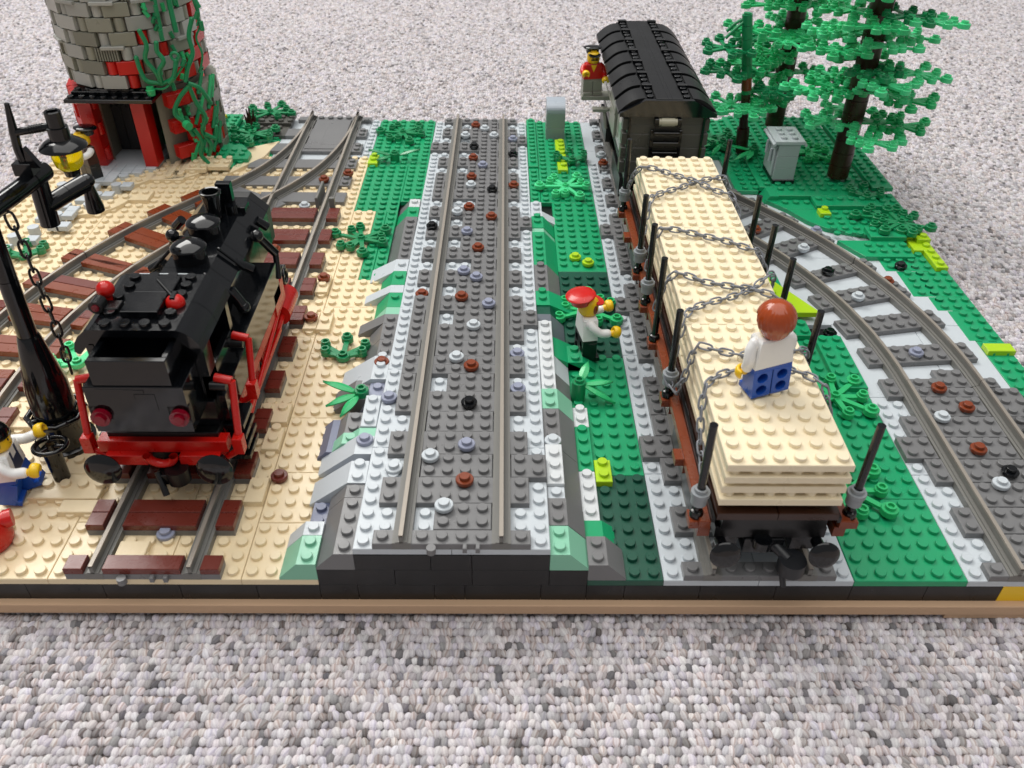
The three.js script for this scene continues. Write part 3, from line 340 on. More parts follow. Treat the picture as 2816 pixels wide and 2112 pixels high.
  const lev = mk(o, 'roof_valve', new THREE.SphereGeometry(0.5, 22, 12, 0, 2 * Math.PI, 0, Math.PI * 0.55).translate(L + 1.45, 12.75, -9.05), M.red); mk(lev, 'lever', [rod([L + 1.45, 13.1, 9.0], [L + 0.55, 13.75, 9.7], 0.09), bx(1.32, 1.58, 12.8, 13.3, 8.75, 9.4)], M.black);
  // boiler, tanks, domes
  const bp = [[-2.45, 8], [2.45, 8], [2.45, 10.35], [1.35, 11.4], [-1.35, 11.4], [-2.45, 10.35]].map(([x, y]) => [L + x, y]);
  mk(o, 'boiler', [prismD(bp, 12.1, 15), prismD(bp, 15, 18), prismD(bp, 18, 21), prismD(bp, 21, 24.3)], M.black);
  for (const s of [-1, 1]) { for (const d of [14.4, 17.4]) mk(o, 'boiler_handrail', [rod([L + s * 1.45, 11.6, d - 0.6], [L + s * 2.75, 10.3, d - 0.6], 0.1), sph(L + s * 1.45, 11.62, d - 0.6, 0.14)], M.black);
    mk(o, 'side_tank', [bx(s > 0 ? 2.2 : -3.5, s > 0 ? 3.5 : -2.2, 6.1, 8.5, 12.2, 20.7), bx(s > 0 ? 2.2 : -3.5, s > 0 ? 3.5 : -2.2, 6.1, 7.9, 7.4, 12.2)], M.black);
    mk(o, 'fitting', [rod([L + s * 2.4, 10.2, 14.5], [L + s * 3.0, 9.0, 14.5], 0.35), rod([L + s * 2.2, 10.6, 17], [L + s * 3.1, 10.0, 17.2], 0.3), sph(L + s * 3.0, 9.0, 14.5, 0.4), rod([L + s * 2.6, 10.6, 20.6], [L + s * 3.4, 8.8, 21.4], 0.28), rod([L + s * 3.4, 8.8, 21.4], [L + s * 3.5, 7.2, 20.8], 0.2), sph(L + s * 2.7, 10.6, 20.4, 0.42), rod([L + s * 2.4, 11, 21.8], [L + s * 3, 10.4, 22], 0.3)], M.black);
    mk(o, 'front_lamp', [new THREE.TorusGeometry(0.5, 0.12, 8, 20).rotateY(Math.PI / 2).translate(L + s * 3.4, 6.3, -22.6), rod([L + s * 3.0, 6.6, 21.6], [L + s * 3.4, 7.6, 21.9], 0.22), sph(L + s * 3.1, 6.6, 21.4, 0.38)], M.black);
    mk(o, 'running_board', [bx(s > 0 ? 2.9 : -3.4, s > 0 ? 3.4 : -2.9, 5.2, 5.9, 8, 21), prismD([[L + s * 2.8, 5.2], [L + s * 3.5, 5.2], [L + s * 3.5, 6.9], [L + s * 2.9, 7.1]], 19, 21.6)], M.red);
    mk(o, 'connecting_rod', [bx(s > 0 ? 3.3 : -3.5, s > 0 ? 3.5 : -3.3, 3.9, 4.3, 9.6, 19.4), rod([L + s * 3.4, 5.3, 19.8], [L + s * 3.4, 3.6, 9.4], 0.14), rod([L + s * 3.3, 4.1, 19], [L + s * 3.3, 4.6, 23], 0.2)], M.red);
    mk(o, 'cylinder', rod([L + s * 3.1, 4.4, 20.6], [L + s * 3.1, 4.4, 23.4], 0.8, 22), M.red);
    for (const [d, y0, y1] of [[7.3, 5.4, 9.0], [11.1, 6.2, 9.1]]) { const h = mk(o, 'grab_rail', [rod([L + s * 4.1, y0, d - 1], [L + s * 4.1, y1, d], 0.2), rod([L + s * 4.1, y1, d], [L + s * 3.2, y1 + 0.15, d + 0.1], 0.24), box(L + s * 4.1 - 0.27, L + s * 4.1 + 0.27, y0 - 0.5, y0 + 0.6, d - 1.35, d - 0.75), rod([L + s * 4.05, y0 - 0.4, d - 1.05], [L + s * 3.3, y0 - 0.9, d - 1.05], 0.18)], M.red); mk(h, 'clip', rod([L + s * 3.75, y1 - 0.35, d], [L + s * 2.9, y1 - 0.3, d], 0.28), M.blackMatt); }
    for (let k = 0; k < 4; k++) mk(o, 'step', bx(s > 0 ? 3.0 : -4.1, s > 0 ? 4.1 : -3.0, 3.2 + k * 0.75, 3.55 + k * 0.75, 7.4, 9.4), M.black); }
  for (const [d, r] of [[15.9, 1.02], [19.0, 1.02]]) { const dm = mk(o, 'steam_dome', lathe(L, d, [[r - 0.06, 11.0], [r - 0.03, 12.15], [r + 0.02, 12.18], [r + 0.04, 12.26], [r + 0.01, 12.34], [r * 0.9, 12.44], [r * 0.75, 12.54], [r * 0.55, 12.63], [r * 0.3, 12.7], [0.01, 12.73]], 36), M.black); }
  const ch = mk(o, 'chimney', lathe(L, 21.3, [[0.5, 11.6], [0.52, 12.3], [0.62, 13.05], [0.68, 13.1], [0.68, 13.25], [0.62, 13.28], [0.5, 13.25], [0.42, 12.6], [0.4, 12.2], [0.01, 12.2]], 30), M.black);
  mk(o, 'headlamp', [bx(0.05, 1.0, 11.4, 13.35, 22.2, 22.7), cyl(L + 0.9, 11.2, 12.0, 22.0, 0.4), bx(0.4, 1.7, 11.2, 11.7, 22.2, 23.2)], M.black);
  mk(o, 'smokebox', [prismD(bp.map(([x, y]) => [x, y]), 24.3, 25.2)], M.blackMatt); }

// ---------- flat wagon with stakes and its load ----------
const stakes = [0.7, 10.2, 15.9, 20.2, 24.4, 34.1];
{ const R = RIGHT, o = thing('flat_wagon', 'long brown flat wagon with black stakes, loaded with tan boards', 'wagon', [R, 2.6, 18]);
  const deck = []; for (let k = 0; k < 9; k++) deck.push([k * 4, k * 4 + 4]);
  for (const [a, b] of deck) for (const [x0, x1] of [[-3, 0], [0, 3]]) mk(o, 'deck_tile', slab(R + x0, R + x1, 6.2, 6.62, a, b), M.deepBrown);
  mk(o, 'frame', [box(R - 2.6, R + 2.6, 5.3, 6.2, 0.2, 35.8)], M.blackMatt);
  for (const s of [-1, 1]) { mk(o, 'side_sill', box(R + (s > 0 ? 3.2 : -3.75), R + (s > 0 ? 3.75 : -3.2), 5.5, 6.0, 0.1, 35.9), M.rust); mk(o, 'side_trim', box(R + (s > 0 ? 3.02 : -3.2), R + (s > 0 ? 3.2 : -3.02), 5.9, 6.3, 0.1, 35.9), M.blackMatt);
    for (const d of [...stakes, 5.2, 30]) mk(o, 'stake_bracket', [box(R + (s > 0 ? 3.3 : -4.2), R + (s > 0 ? 4.2 : -3.3), 5.3, 5.8, d - 0.45, d + 0.45), box(R + (s > 0 ? 3.1 : -3.7), R + (s > 0 ? 3.7 : -3.1), 4.7, 5.4, d - 0.4, d + 0.4)], M.rust);
    stakes.forEach((d, i) => { const x = R + s * 3.82; const st = mk(o, 'stake', [rod([x, 5.8, d], [x + s * 0.02, 11.75, d], 0.2, 16), lathe(x, d, [[0.34, 5.8], [0.36, 6.05], [0.3, 6.2], [0.2, 6.25]], 18)], M.black);
      if ([0, 1, 3, 4, 5].includes(i) || s > 0) mk(st, 'stake_clamp', lathe(x, d, [[0.22, 6.7], [0.4, 6.72], [0.4, 7.25], [0.47, 7.26], [0.47, 7.5], [0.33, 7.51], [0.33, 7.72], [0.22, 7.73]], 20), M.clampGrey); });
    mk(o, 'buffer', lathe(0, 0, [[0.01, 0.55], [0.42, 0.53], [0.68, 0.44], [0.78, 0.32], [0.76, 0.25], [0.44, 0.16], [0.32, 0.05], [0.3, -0.9]], 30).rotateX(Math.PI / 2 - 0.2).translate(R + s * 2.45, 4.5, 0.5), M.black);
    for (const d of [4, 8, 28, 32]) mk(o, 'wheel', [new THREE.CylinderGeometry(1.0, 1.0, 0.4, 26).rotateZ(Math.PI / 2).translate(R + s * 2.45, 3.62, -d), new THREE.CylinderGeometry(1.12, 1.12, 0.12, 26).rotateZ(Math.PI / 2).translate(R + s * 2.2, 3.62, -d)], M.black);
    for (const d of [6, 30]) mk(o, 'axle_guard', box(R + (s > 0 ? 2.8 : -3.4), R + (s > 0 ? 3.4 : -2.8), 3.3, 4.9, d - 3.2, d + 3.2), M.blackMatt); }
  mk(o, 'bogie', box(R - 2, R + 2, 3.6, 5.2, 1.65, 9.6), M.blackMatt); mk(o, 'bogie', box(R - 2, R + 2, 3.6, 5.2, 26, 34), M.blackMatt); mk(o, 'end_beam', box(R - 2.8, R + 2.8, 4.5, 5.28, 0.4, 1.6), M.blackMatt); mk(o, 'coupling_mount', [box(R - 1.2, R + 0.8, 3.5, 4.5, 0.3, 1.6), cyl(R - 0.4, 4.2, 4.75, 0.1, 0.45), box(R - 2.6, R - 1.4, 3.2, 4.2, 0.8, 1.6), box(R + 1.4, R + 2.6, 3.2, 4.2, 0.8, 1.6)], M.black);
  mk(o, 'coupler', [rod([R + 0.2, 4.0, 0.8], [R + 1.0, 3.6, -0.2], 0.3), cyl(R + 1.2, 2.95, 3.75, -0.35, 0.7, 0.7, 28), rod([R + 0.7, 3.4, -0.2], [R + 0.9, 2.2, -0.8], 0.16), sph(R - 0.1, 4.1, 0.6, 0.4)], plastic('#1c1e22', 0.35)); }
const layers = ['top', 'second', 'third', 'bottom'], spots3 = ['near', 'middle', 'far'];
for (let k = 0; k < 4; k++) for (let j = 0; j < 3; j++) { const top = 9.75 - k * 0.74, a = j * 11.75 + 0.12 + (k ? rr(-0.05, 0.1) : 0), x = RIGHT + (k ? rr(-0.06, 0.06) : 0);
  const o = thing('load_board', `${spots3[j]} studded tan board in the ${layers[k]} layer of the wagon load`, 'board', [x, top - 0.4, a + 6], 'tan boards on the flat wagon');
  const st = []; for (let i = 0; i < 6; i++) for (let q = 0; q < 12; q++) if (k === 0 || i === 0 || i === 5 || q === 0) st.push([x - 2.5 + i, top, a + 0.48 + q * 0.98]);
  mk(o, 'panel', [slab(x - 3, x + 3, top - 0.4, top, a, a + 11.72, { bottom: true })], M.tanPale); mk(o, 'stud_field', k ? studs(st, { seg: 10, h: 0.34 }) : studs(st), M.tanPale);
  if (k === 3) mk(o, 'spacer', slab(x - 2.2, x + 2.2, 6.62, top - 0.4, a + 0.9, a + 10.8, { bottom: true }), M.blackMatt); }

// ---------- chains ----------
const linkShape = (() => { class St extends THREE.Curve { getPoint(t, v = new THREE.Vector3()) { const a = t * 2 * Math.PI, s = Math.sin(a), c = Math.cos(a); return v.set(Math.sign(c) * Math.pow(Math.abs(c), 0.55) * 0.4, Math.sign(s) * Math.pow(Math.abs(s), 0.8) * 0.17, 0); } } return addUV(bare(new THREE.TubeGeometry(new St(), 22, 0.06, 7, true)).scale(U, U, U)); })();
function chain(name, label, pts, m, group, pitch = 0.58, size = 1) { const o = thing(name, label, 'chain', pts[0], group); const cv = new THREE.CatmullRomCurve3(pts.map(v3), false, 'catmullrom', 0.35), L = cv.getLength(), n = Math.round(L / pitch / size);
  for (let i = 0; i < n; i++) { const u = (i + 0.5) / n, p = cv.getPointAt(u), t = cv.getTangentAt(u); const q = new THREE.Quaternion().setFromUnitVectors(new THREE.Vector3(1, 0, 0), t); const roll = new THREE.Quaternion().setFromAxisAngle(new THREE.Vector3(1, 0, 0), (i % 2 ? 0.9 : -0.75) + rr(-0.15, 0.15));
    const l = new THREE.Mesh(linkShape, m); l.name = 'link'; l.castShadow = l.receiveShadow = true; l.position.set((p.x - o.off[0]) * U, (p.y - o.off[1]) * U, (p.z - o.off[2]) * U); l.quaternion.copy(q.multiply(roll)); l.scale.setScalar(size); o.add(l); } return o; }
{ const T = 10.12, xl = RIGHT - 3.4, xr = RIGHT + 3.4, gch = 'grey chains tying down the boards';
  chain('tie_chain', 'farthest grey chain from left rear stake, crossing another at the back', [[12.3, 7.6, 33.9], [12.6, 9.4, 33], [13.1, T, 32.6], [14, T, 32.4], [15.1, T, 31.5], [16.65, T + 0.1, 30], [18, T, 28.6], [18.9, T, 27.9], [19.4, 9.2, 27.2], [19.5, 8, 26.4]], M.chain, gch);
  chain('tie_chain', 'second farthest grey chain, passing under the crossing at the back', [[12.2, 7.5, 24.6], [12.5, 8.6, 25.6], [13.05, T, 27.2], [14.1, T, 28.3], [15.7, T, 29.3], [16.7, T - 0.02, 30.2], [18.1, T, 30.7], [19, T, 30.8], [19.4, 9.2, 31], [19.6, 7.6, 32]], M.chain, gch);
  chain('tie_chain', 'single grey chain slanting across between the two crossings', [[12.3, 7.5, 21.8], [12.6, 9, 22.4], [13.1, T, 22.6], [14.3, T, 22.5], [15.9, T, 21.7], [17.1, T, 21.1], [18.3, T, 20.2], [18.9, T, 19.7], [19.4, 9.2, 19.2], [19.5, 7.8, 18.4]], M.chain, gch);
  chain('tie_chain', 'grey chain slanting away from camera to left, upper of the near crossing', [[12.2, 7.4, 17], [12.6, 9.2, 17], [13.3, T, 16.9], [14.8, T, 15.9], [16, T, 15.5], [17.1, T + 0.12, 15], [18.7, T, 14.3], [19.3, 9.4, 13.8], [19.5, 8, 13]], M.chain, gch);
  chain('tie_chain', 'grey chain rising to the right, lower of the near crossing', [[12.2, 7.2, 10.3], [12.5, 8.6, 11.2], [13.05, T, 12.2], [13.8, T, 13.1], [14.9, T, 13.7], [16.2, T, 14.3], [17.6, T - 0.02, 15.3], [18.9, T + 0.3, 16.4], [19.4, 9.2, 17]], M.chain, gch);
  chain('tie_chain', 'grey chain passing behind the brown haired figure', [[11.9, 7.4, 10], [12.3, 6.9, 9.3], [12.6, 8.2, 8.8], [13.1, T, 9.1], [14.1, T, 8.8], [15.3, T, 8.4], [17, T, 8.5], [18.3, T, 8.8], [19.2, 9.7, 9.3], [19.7, 7.6, 10]], M.chain, gch);
  chain('tie_chain', 'nearest grey chain, looped at the feet of the brown haired figure', [[12.7, 6.9, 2.4], [12.7, 7.8, 4.0], [12.75, 9.2, 5.0], [13, T, 5.7], [13.9, T, 6.6], [15.1, T + 0.1, 7.0], [16.5, T, 7.1], [17.7, T, 7.0], [18.4, T, 6.6], [19.1, T - 0.1, 5.9], [19.4, 9, 5.2], [19.45, 8, 4.6]], M.chain, gch); }

// ---------- covered goods van ----------
{ const R = RIGHT, o = thing('goods_van', 'dark grey covered goods van with black ribbed roof at the back', 'wagon', [R, 2.6, 51]);
  const courses = [6.2, 7.4, 8.6, 9.8, 10.6, 11.4];
  for (let i = 0; i + 1 < courses.length; i++) { for (const [x0, x1] of i % 2 ? [[-3, -1], [-1, 1], [1, 3]] : [[-3, 0], [0, 3]]) mk(o, 'end_brick', slab(R + x0, R + x1, courses[i], courses[i + 1] - 0.015, 40.1, 41.1), M.oldDark);
    for (let d = 41.1, k = 0; d < 62; d += 4.2, k++) for (const s of [-1, 1]) mk(o, 'side_brick', slab(R + (s > 0 ? 2.1 : -3.08), R + (s > 0 ? 3.08 : -2.1), courses[i], courses[i + 1] - 0.015, d, Math.min(d + 4.2, 62.4)), plastic('#a3a59b', 0.1)); }
  mk(o, 'floor', [box(R - 3.1, R + 3.1, 5.6, 6.2, 40, 62.6), box(R - 2, R + 2, 6.2, 11.3, 41.2, 62.3)], M.blackMatt);
  for (const s of [-1, 1]) { mk(o, 'corner_post', box(R + (s > 0 ? 2.98 : -3.16), R + (s > 0 ? 3.16 : -2.98), 6, 11.4, 39.95, 40.2, 0.02), M.black);
    for (let k = 0; k < 4; k++) mk(o, 'corner_block', box(R + (s > 0 ? 3.16 : -3.6), R + (s > 0 ? 3.6 : -3.16), 6.3 + k * 1.25, 7.3 + k * 1.25, 40.2, 41.2), M.oldDark);
    for (const d of [43.5, 46.5, 56, 59]) mk(o, 'wheel', new THREE.CylinderGeometry(1.05, 1.05, 0.4, 24).rotateZ(Math.PI / 2).translate(R + s * 2.45, 3.66, -d), M.black);
    mk(o, 'bogie_side', [box(R + (s > 0 ? 2.7 : -3.2), R + (s > 0 ? 3.2 : -2.7), 3.2, 5.0, 42, 48), box(R + (s > 0 ? 2.7 : -3.2), R + (s > 0 ? 3.2 : -2.7), 3.2, 5.0, 54.5, 60.5)], M.blackMatt);
    mk(o, 'buffer', rod([R + s * 2.5, 4.8, 40], [R + s * 2.5, 4.8, 38.9], 0.6, 20, 0.8), M.black); }
  mk(o, 'underframe', [box(R - 2.4, R + 2.4, 4.6, 5.6, 40.2, 62.4), box(R - 0.6, R + 0.6, 3.5, 4.6, 38.2, 41)], M.blackMatt);
  mk(o, 'side_lever', [rod([12.9, 6.9, 53.6], [11.6, 6.9, 53.6], 0.2), rod([12.3, 7.1, 53.6], [12.6, 5.2, 53.0], 0.16), box(11.2, 12.6, 6.75, 7.05, 53.2, 54)], M.oldGrey);
  mk(o, 'side_door', [box(R - 3.3, R - 3.09, 6.3, 11, 48, 52), box(R - 3.36, R - 3.3, 8.4, 8.6, 48, 57)], M.oldGrey);
  const ladder = mk(o, 'ladder', [box(R - 1.3, R - 1.05, 6.2, 10.3, 39.6, 39.9), box(R + 1.05, R + 1.3, 6.2, 10.3, 39.6, 39.9)], M.black);
  for (let k = 0; k < 5; k++) mk(ladder, 'rung', box(R - 1.05, R + 1.05, 6.4 + k * 0.85, 6.75 + k * 0.85, 39.45, 39.9), M.black);
  mk(o, 'rolled_cover', [rod([R - 0.75, 11.0, 39.6], [R + 0.75, 11.0, 39.6], 0.28, 20), rod([R - 0.55, 11.0, 39.6], [R + 0.55, 11.0, 39.6], 0.33, 20)], plastic('#a9a58f')); mk(o, 'cover_bracket', [box(R - 1.1, R - 0.75, 10.6, 11.3, 39.4, 40.1), box(R + 0.75, R + 1.1, 10.6, 11.3, 39.4, 40.1)], M.black);
  // roof: flat walk, two stud rows and seven bowed panels on each side
  const roof = mk(o, 'roof', [prismD([[R - 3.9, 11.4], [R + 3.9, 11.4], [R + 2, 12.5], [R - 2, 12.5]], 40, 62.7), box(R - 1.1, R + 1.1, 12.4, 12.78, 40, 62.7), box(R - 2.05, R - 1.02, 12.3, 12.6, 40, 62.7), box(R + 1.02, R + 2.05, 12.3, 12.6, 40, 62.7)], M.blackMatt);
  mk(roof, 'end_board', prismD([[R - 4, 11.35], [R + 4, 11.35], [R + 4, 11.62], [R + 2, 12.72], [R - 2, 12.72], [R - 4, 11.62]], 39.7, 40.15), M.black);
  mk(roof, 'roof_seam', [box(R - 0.14, R - 0.1, 12.77, 12.8, 40.1, 62.6, 0.005), box(R + 0.2, R + 0.24, 12.77, 12.8, 40.1, 62.6, 0.005)], M.black);
  for (let k = 0; k < 7; k++) for (const s of [-1, 1]) { const d0 = 40.25 + k * 3.2, d1 = d0 + 2.5, n = 10, out = [], bot = []; for (let i = 0; i <= n; i++) { const f = i / n; out.push([R + s * (1.95 + 2.1 * f), 12.74 - 1.12 * f + 0.3 * Math.sin(f * Math.PI)]); bot.push([R + s * (1.95 + 2.1 * f), 12.5 - 1.1 * f]); }
    const pts = [...out, ...bot.reverse()]; if (s > 0) pts.reverse(); const t = new Tri(), F = pts.map(([x, y]) => [x, y, -d0]), B = pts.map(([x, y]) => [x, y, -d1]), N = pts.length; for (let i = 0; i < N; i++) { const q = (i + 1) % N; t.quad(F[q], F[i], B[i], B[q]); } for (let i = 0; i < n; i++) { const q = N - 1 - i, c = N - 2 - i; t.quad(F[i], F[i + 1], F[c], F[q]); t.quad(B[q], B[c], B[i + 1], B[i]); }
    mk(roof, 'roof_panel', t.geo(), M.blackMatt); }
  for (const s of [-1, 1]) mk(roof, 'roof_studs', [studs(Array.from({ length: 22 }, (_, i) => [R + s * 1.5, 12.6, 40.7 + i]), { seg: 12 }), ...Array.from({ length: 7 }, (_, k) => box(R + s * 1.5 - 0.42, R + s * 1.5 + 0.42, 12.55, 12.95, 42.9 + k * 3.2, 43.3 + k * 3.2))], M.black); }

// ---------- toy figures ----------
const holeLeg = (x0, x1) => { const s = new THREE.Shape(); s.moveTo(x0, 0); s.lineTo(x1, 0); s.lineTo(x1, 1.4); s.lineTo(x0, 1.4); for (const y of [0.38, 1.05]) { const h = new THREE.Path(); h.absarc((x0 + x1) / 2, y, 0.27, 0, 2 * Math.PI); s.holes.push(h); } return [new THREE.ExtrudeGeometry(s, { depth: 0.4, bevelEnabled: false, curveSegments: 12 }).translate(0, 0, -0.45), box(x0, x1, 0, 1.4, -0.45, 0.05, 0.03), box(x0, x1, 0, 0.34, -0.68, -0.4, 0.04)]; };
function visor() { const s = new THREE.Shape(); s.absellipse(0, 0, 0.66, 0.62, 0, Math.PI); return new THREE.ExtrudeGeometry(s, { depth: 0.06, bevelEnabled: true, bevelSize: 0.02, bevelThickness: 0.02, bevelSegments: 2, curveSegments: 18 }).rotateX(Math.PI / 2 + 0.3).translate(0, 4.02, 0.42); }
function figure(label, [X, Y, D], turn, c, { armL = 0.5, armR = 0.5, stride = 0, tilt = 0, hat = 'cap', face = 'plain', group = 'toy figures', roll = 0, size = 1.1 } = {}) {
  const o = thing('toy_figure', label, 'toy figure', [X, Y, D], group, true); o.rotation.set(tilt, turn, roll, 'YXZ'); o.scale.setScalar(size);
  mk(o, 'hips', box(-0.96, 0.96, 1.36, 1.62, -0.44, 0.44), c.legs);
  for (const s of [-1, 1]) { const g = joined(holeLeg(s > 0 ? 0.03 : -0.97, s > 0 ? 0.97 : -0.03)); g.translate(0, -1.4, 0).rotateX(s * stride).translate(0, 1.4, 0); mk(o, 'leg', g, c.legs); }
  const lp = (w, z, y) => [[-w, y, z], [w, y, z], [w, y, -z], [-w, y, -z]];
  const torso = mk(o, 'torso', new Tri().loft([lp(0.97, 0.47, 1.62), lp(0.78, 0.46, 2.98), lp(0.7, 0.4, 3.08)], true, true).geo(), c.torso);
  if (c.bib) mk(torso, 'bib', [new Tri().loft([lp(0.55, 0.01, 1.65), lp(0.42, 0.01, 2.5)], true, true).geo().translate(0, 0, 0.475), box(-0.42, -0.26, 2.4, 3.0, -0.48, -0.46, 0.005), box(0.26, 0.42, 2.4, 3.0, -0.48, -0.46, 0.005)], c.bib);
  if (c.shirt) mk(torso, 'collar', new Tri().loft([[[0, 2.3, 0.475], [0.3, 3.0, 0.475], [0, 3.0, 0.475]], [[0, 2.3, 0.485], [0.3, 3.0, 0.485], [0, 3.0, 0.485]]], true, true).geo(), c.shirt);
  if (c.shirt) mk(torso, 'collar', new Tri().loft([[[-0.3, 3.0, 0.475], [0, 2.3, 0.475], [0, 3.0, 0.475]], [[-0.3, 3.0, 0.485], [0, 2.3, 0.485], [0, 3.0, 0.485]]], true, true).geo(), c.shirt);
  for (const s of [-1, 1]) { const a = s > 0 ? armL : armR; const arm = joined([new THREE.TubeGeometry(new THREE.CatmullRomCurve3([[0, 0.12, 0], [0.22, -0.2, 0.02], [0.3, -0.72, 0.12], [0.26, -1.08, 0.42]].map(([x, y, z]) => new THREE.Vector3(s * x, y, z))), 14, 0.27, 10), new THREE.SphereGeometry(0.3, 12, 10).translate(0, 0.05, 0), new THREE.SphereGeometry(0.27, 10, 8).translate(s * 0.26, -1.08, 0.42)]);
    const place = (g) => g.rotateX(-a).translate(s * 0.82, 2.72, 0); const am = mk(o, 'arm', place(arm), c.arms ?? c.torso);
    const hand = joined([new THREE.CylinderGeometry(0.19, 0.19, 0.4, 12).rotateX(Math.PI / 2 + 0.6).translate(s * 0.25, -1.26, 0.6), new THREE.TorusGeometry(0.27, 0.12, 8, 16, 4.7).rotateZ(-0.8).scale(1, 1, 2.1).rotateX(1.0).translate(s * 0.24, -1.42, 0.86)]); mk(o, 'hand', place(hand), M.yellow); }
  const head = mk(o, 'head', lathe(0, 0, [[0.3, 3.05], [0.5, 3.12], [0.6, 3.26], [0.63, 3.4], [0.63, 3.85], [0.58, 4.02], [0.46, 4.14], [0.3, 4.16], [0.3, 4.3], [0.01, 4.3]], 26), M.yellow);
  const dot = (x, y, r) => new THREE.SphereGeometry(r, 10, 8).scale(1, 1.1, 0.35).translate(x, y, Math.sqrt(Math.max(0, 0.63 * 0.63 - x * x)) + 0.005);
  mk(head, 'eyes', [dot(-0.19, 3.72, 0.07), dot(0.19, 3.72, 0.07)], M.black);
  mk(head, 'mouth', new THREE.TorusGeometry(0.2, 0.028, 5, 12, 1.9).rotateZ(Math.PI + 0.62).translate(0, 3.62, 0.6), M.black);
  if (face === 'moustache') mk(head, 'moustache', [new THREE.SphereGeometry(0.15, 10, 8).scale(1.5, 0.5, 0.5).translate(-0.16, 3.52, 0.6), new THREE.SphereGeometry(0.15, 10, 8).scale(1.5, 0.5, 0.5).translate(0.16, 3.52, 0.6)], M.deepBrown);
  if (face === 'beard') mk(head, 'sideburn', [new THREE.SphereGeometry(0.2, 10, 8).scale(0.5, 1.5, 0.8).translate(0.55, 3.6, 0.28), new THREE.SphereGeometry(0.2, 10, 8).scale(0.5, 1.5, 0.8).translate(-0.55, 3.6, 0.28)], M.rust);
  if (hat === 'cap') mk(o, 'cap', joined([lathe(0, 0, [[0.64, 3.88], [0.68, 3.95], [0.69, 4.2], [0.72, 4.25], [0.98, 4.42], [1.0, 4.5], [0.93, 4.58], [0.5, 4.68], [0.01, 4.7]], 30).rotateX(-0.13), visor()]).translate(0, -3.9, 0).scale(0.93, 0.9, 0.93).translate(0, 3.93, 0), c.hat);
  if (hat === 'hair') { const g = new THREE.SphereGeometry(0.84, 80, 28), p = g.attributes.position; for (let i = 0; i < p.count; i++) { const x = p.getX(i), y = p.getY(i), z = p.getZ(i), a = Math.atan2(x, z), r = Math.hypot(x, z); let k = 1 + 0.05 * Math.abs(Math.sin(a * 11)) * Math.min(1, r * 1.8); let yy = y * 1.0; const front = z > 0.25 && y < 0.15; if (front) k *= 0.7; if (y < 0) yy *= Math.abs(a) > 1.35 ? 1.35 : 0.6; p.setXYZ(i, x * k * (y < -0.3 ? 0.92 : 1), yy, z * k * (y < -0.3 ? 0.95 : 1.02)); } g.computeVertexNormals(); mk(o, 'hair', g.translate(0, 4.02, -0.1), c.hat); }
  if (hat === 'short') { const g = new THREE.SphereGeometry(0.76, 26, 14, 0, 2 * Math.PI, 0, Math.PI * 0.56); mk(o, 'hair', [g.scale(1, 0.86, 1).translate(0, 4.0, -0.07), new THREE.SphereGeometry(0.3, 12, 8).scale(0.5, 1.4, 1).translate(0.6, 3.75, 0.05), new THREE.SphereGeometry(0.3, 12, 8).scale(0.5, 1.4, 1).translate(-0.6, 3.75, 0.05), new THREE.SphereGeometry(0.5, 14, 10).scale(1.15, 1, 0.6).translate(0, 3.75, -0.5)], c.hat); }
  return o; }
figure('figure in red peaked cap, white shirt and black trousers beside the embankment', [8.3, 1.81, 19.9], 1.75, { legs: M.blackMatt, torso: M.white, hat: M.red }, { armL: 1.05, armR: 0.7, face: 'beard' });
figure('figure with reddish brown hair, white shirt and blue trousers standing on the boards', [16.0, 9.96, 5.65], Math.PI + 0.3, { legs: M.blue, torso: M.white, hat: M.hair }, { armL: -0.35, armR: 0.1, hat: 'hair', roll: -0.07, tilt: 0.03 });
figure('black haired figure in white shirt and blue dungarees reaching for the handwheel', [-24.85, 1.9, 6.0], 1.75, { legs: M.blue, torso: M.white, bib: M.navy, hat: M.black }, { armL: 1.25, armR: 0.75, hat: 'short', stride: -0.3 });
figure('figure in black cap and black trousers with white sleeve beside the doorway', [-36.35, 2.0, 47.4], -0.7, { legs: M.blackMatt, torso: M.brown, arms: M.white, hat: M.black }, { armL: 1.2, armR: 0.4 });
figure('figure in black cap, red jacket and grey trousers on the side of the goods van', [11.2, 7.6, 56], 0.15, { legs: M.oldGrey, torso: M.red, shirt: M.yellow, hat: M.black }, { armL: 0.4, armR: 0.9, face: 'moustache', size: 0.98 });
{ const o = thing('foot_board', 'small grey step the red jacketed figure stands on', 'step', [11.5, 7.4, 56]); mk(o, 'tread', [box(10.2, 12.95, 7.2, 7.6, 55.2, 56.9)], M.oldGrey); }

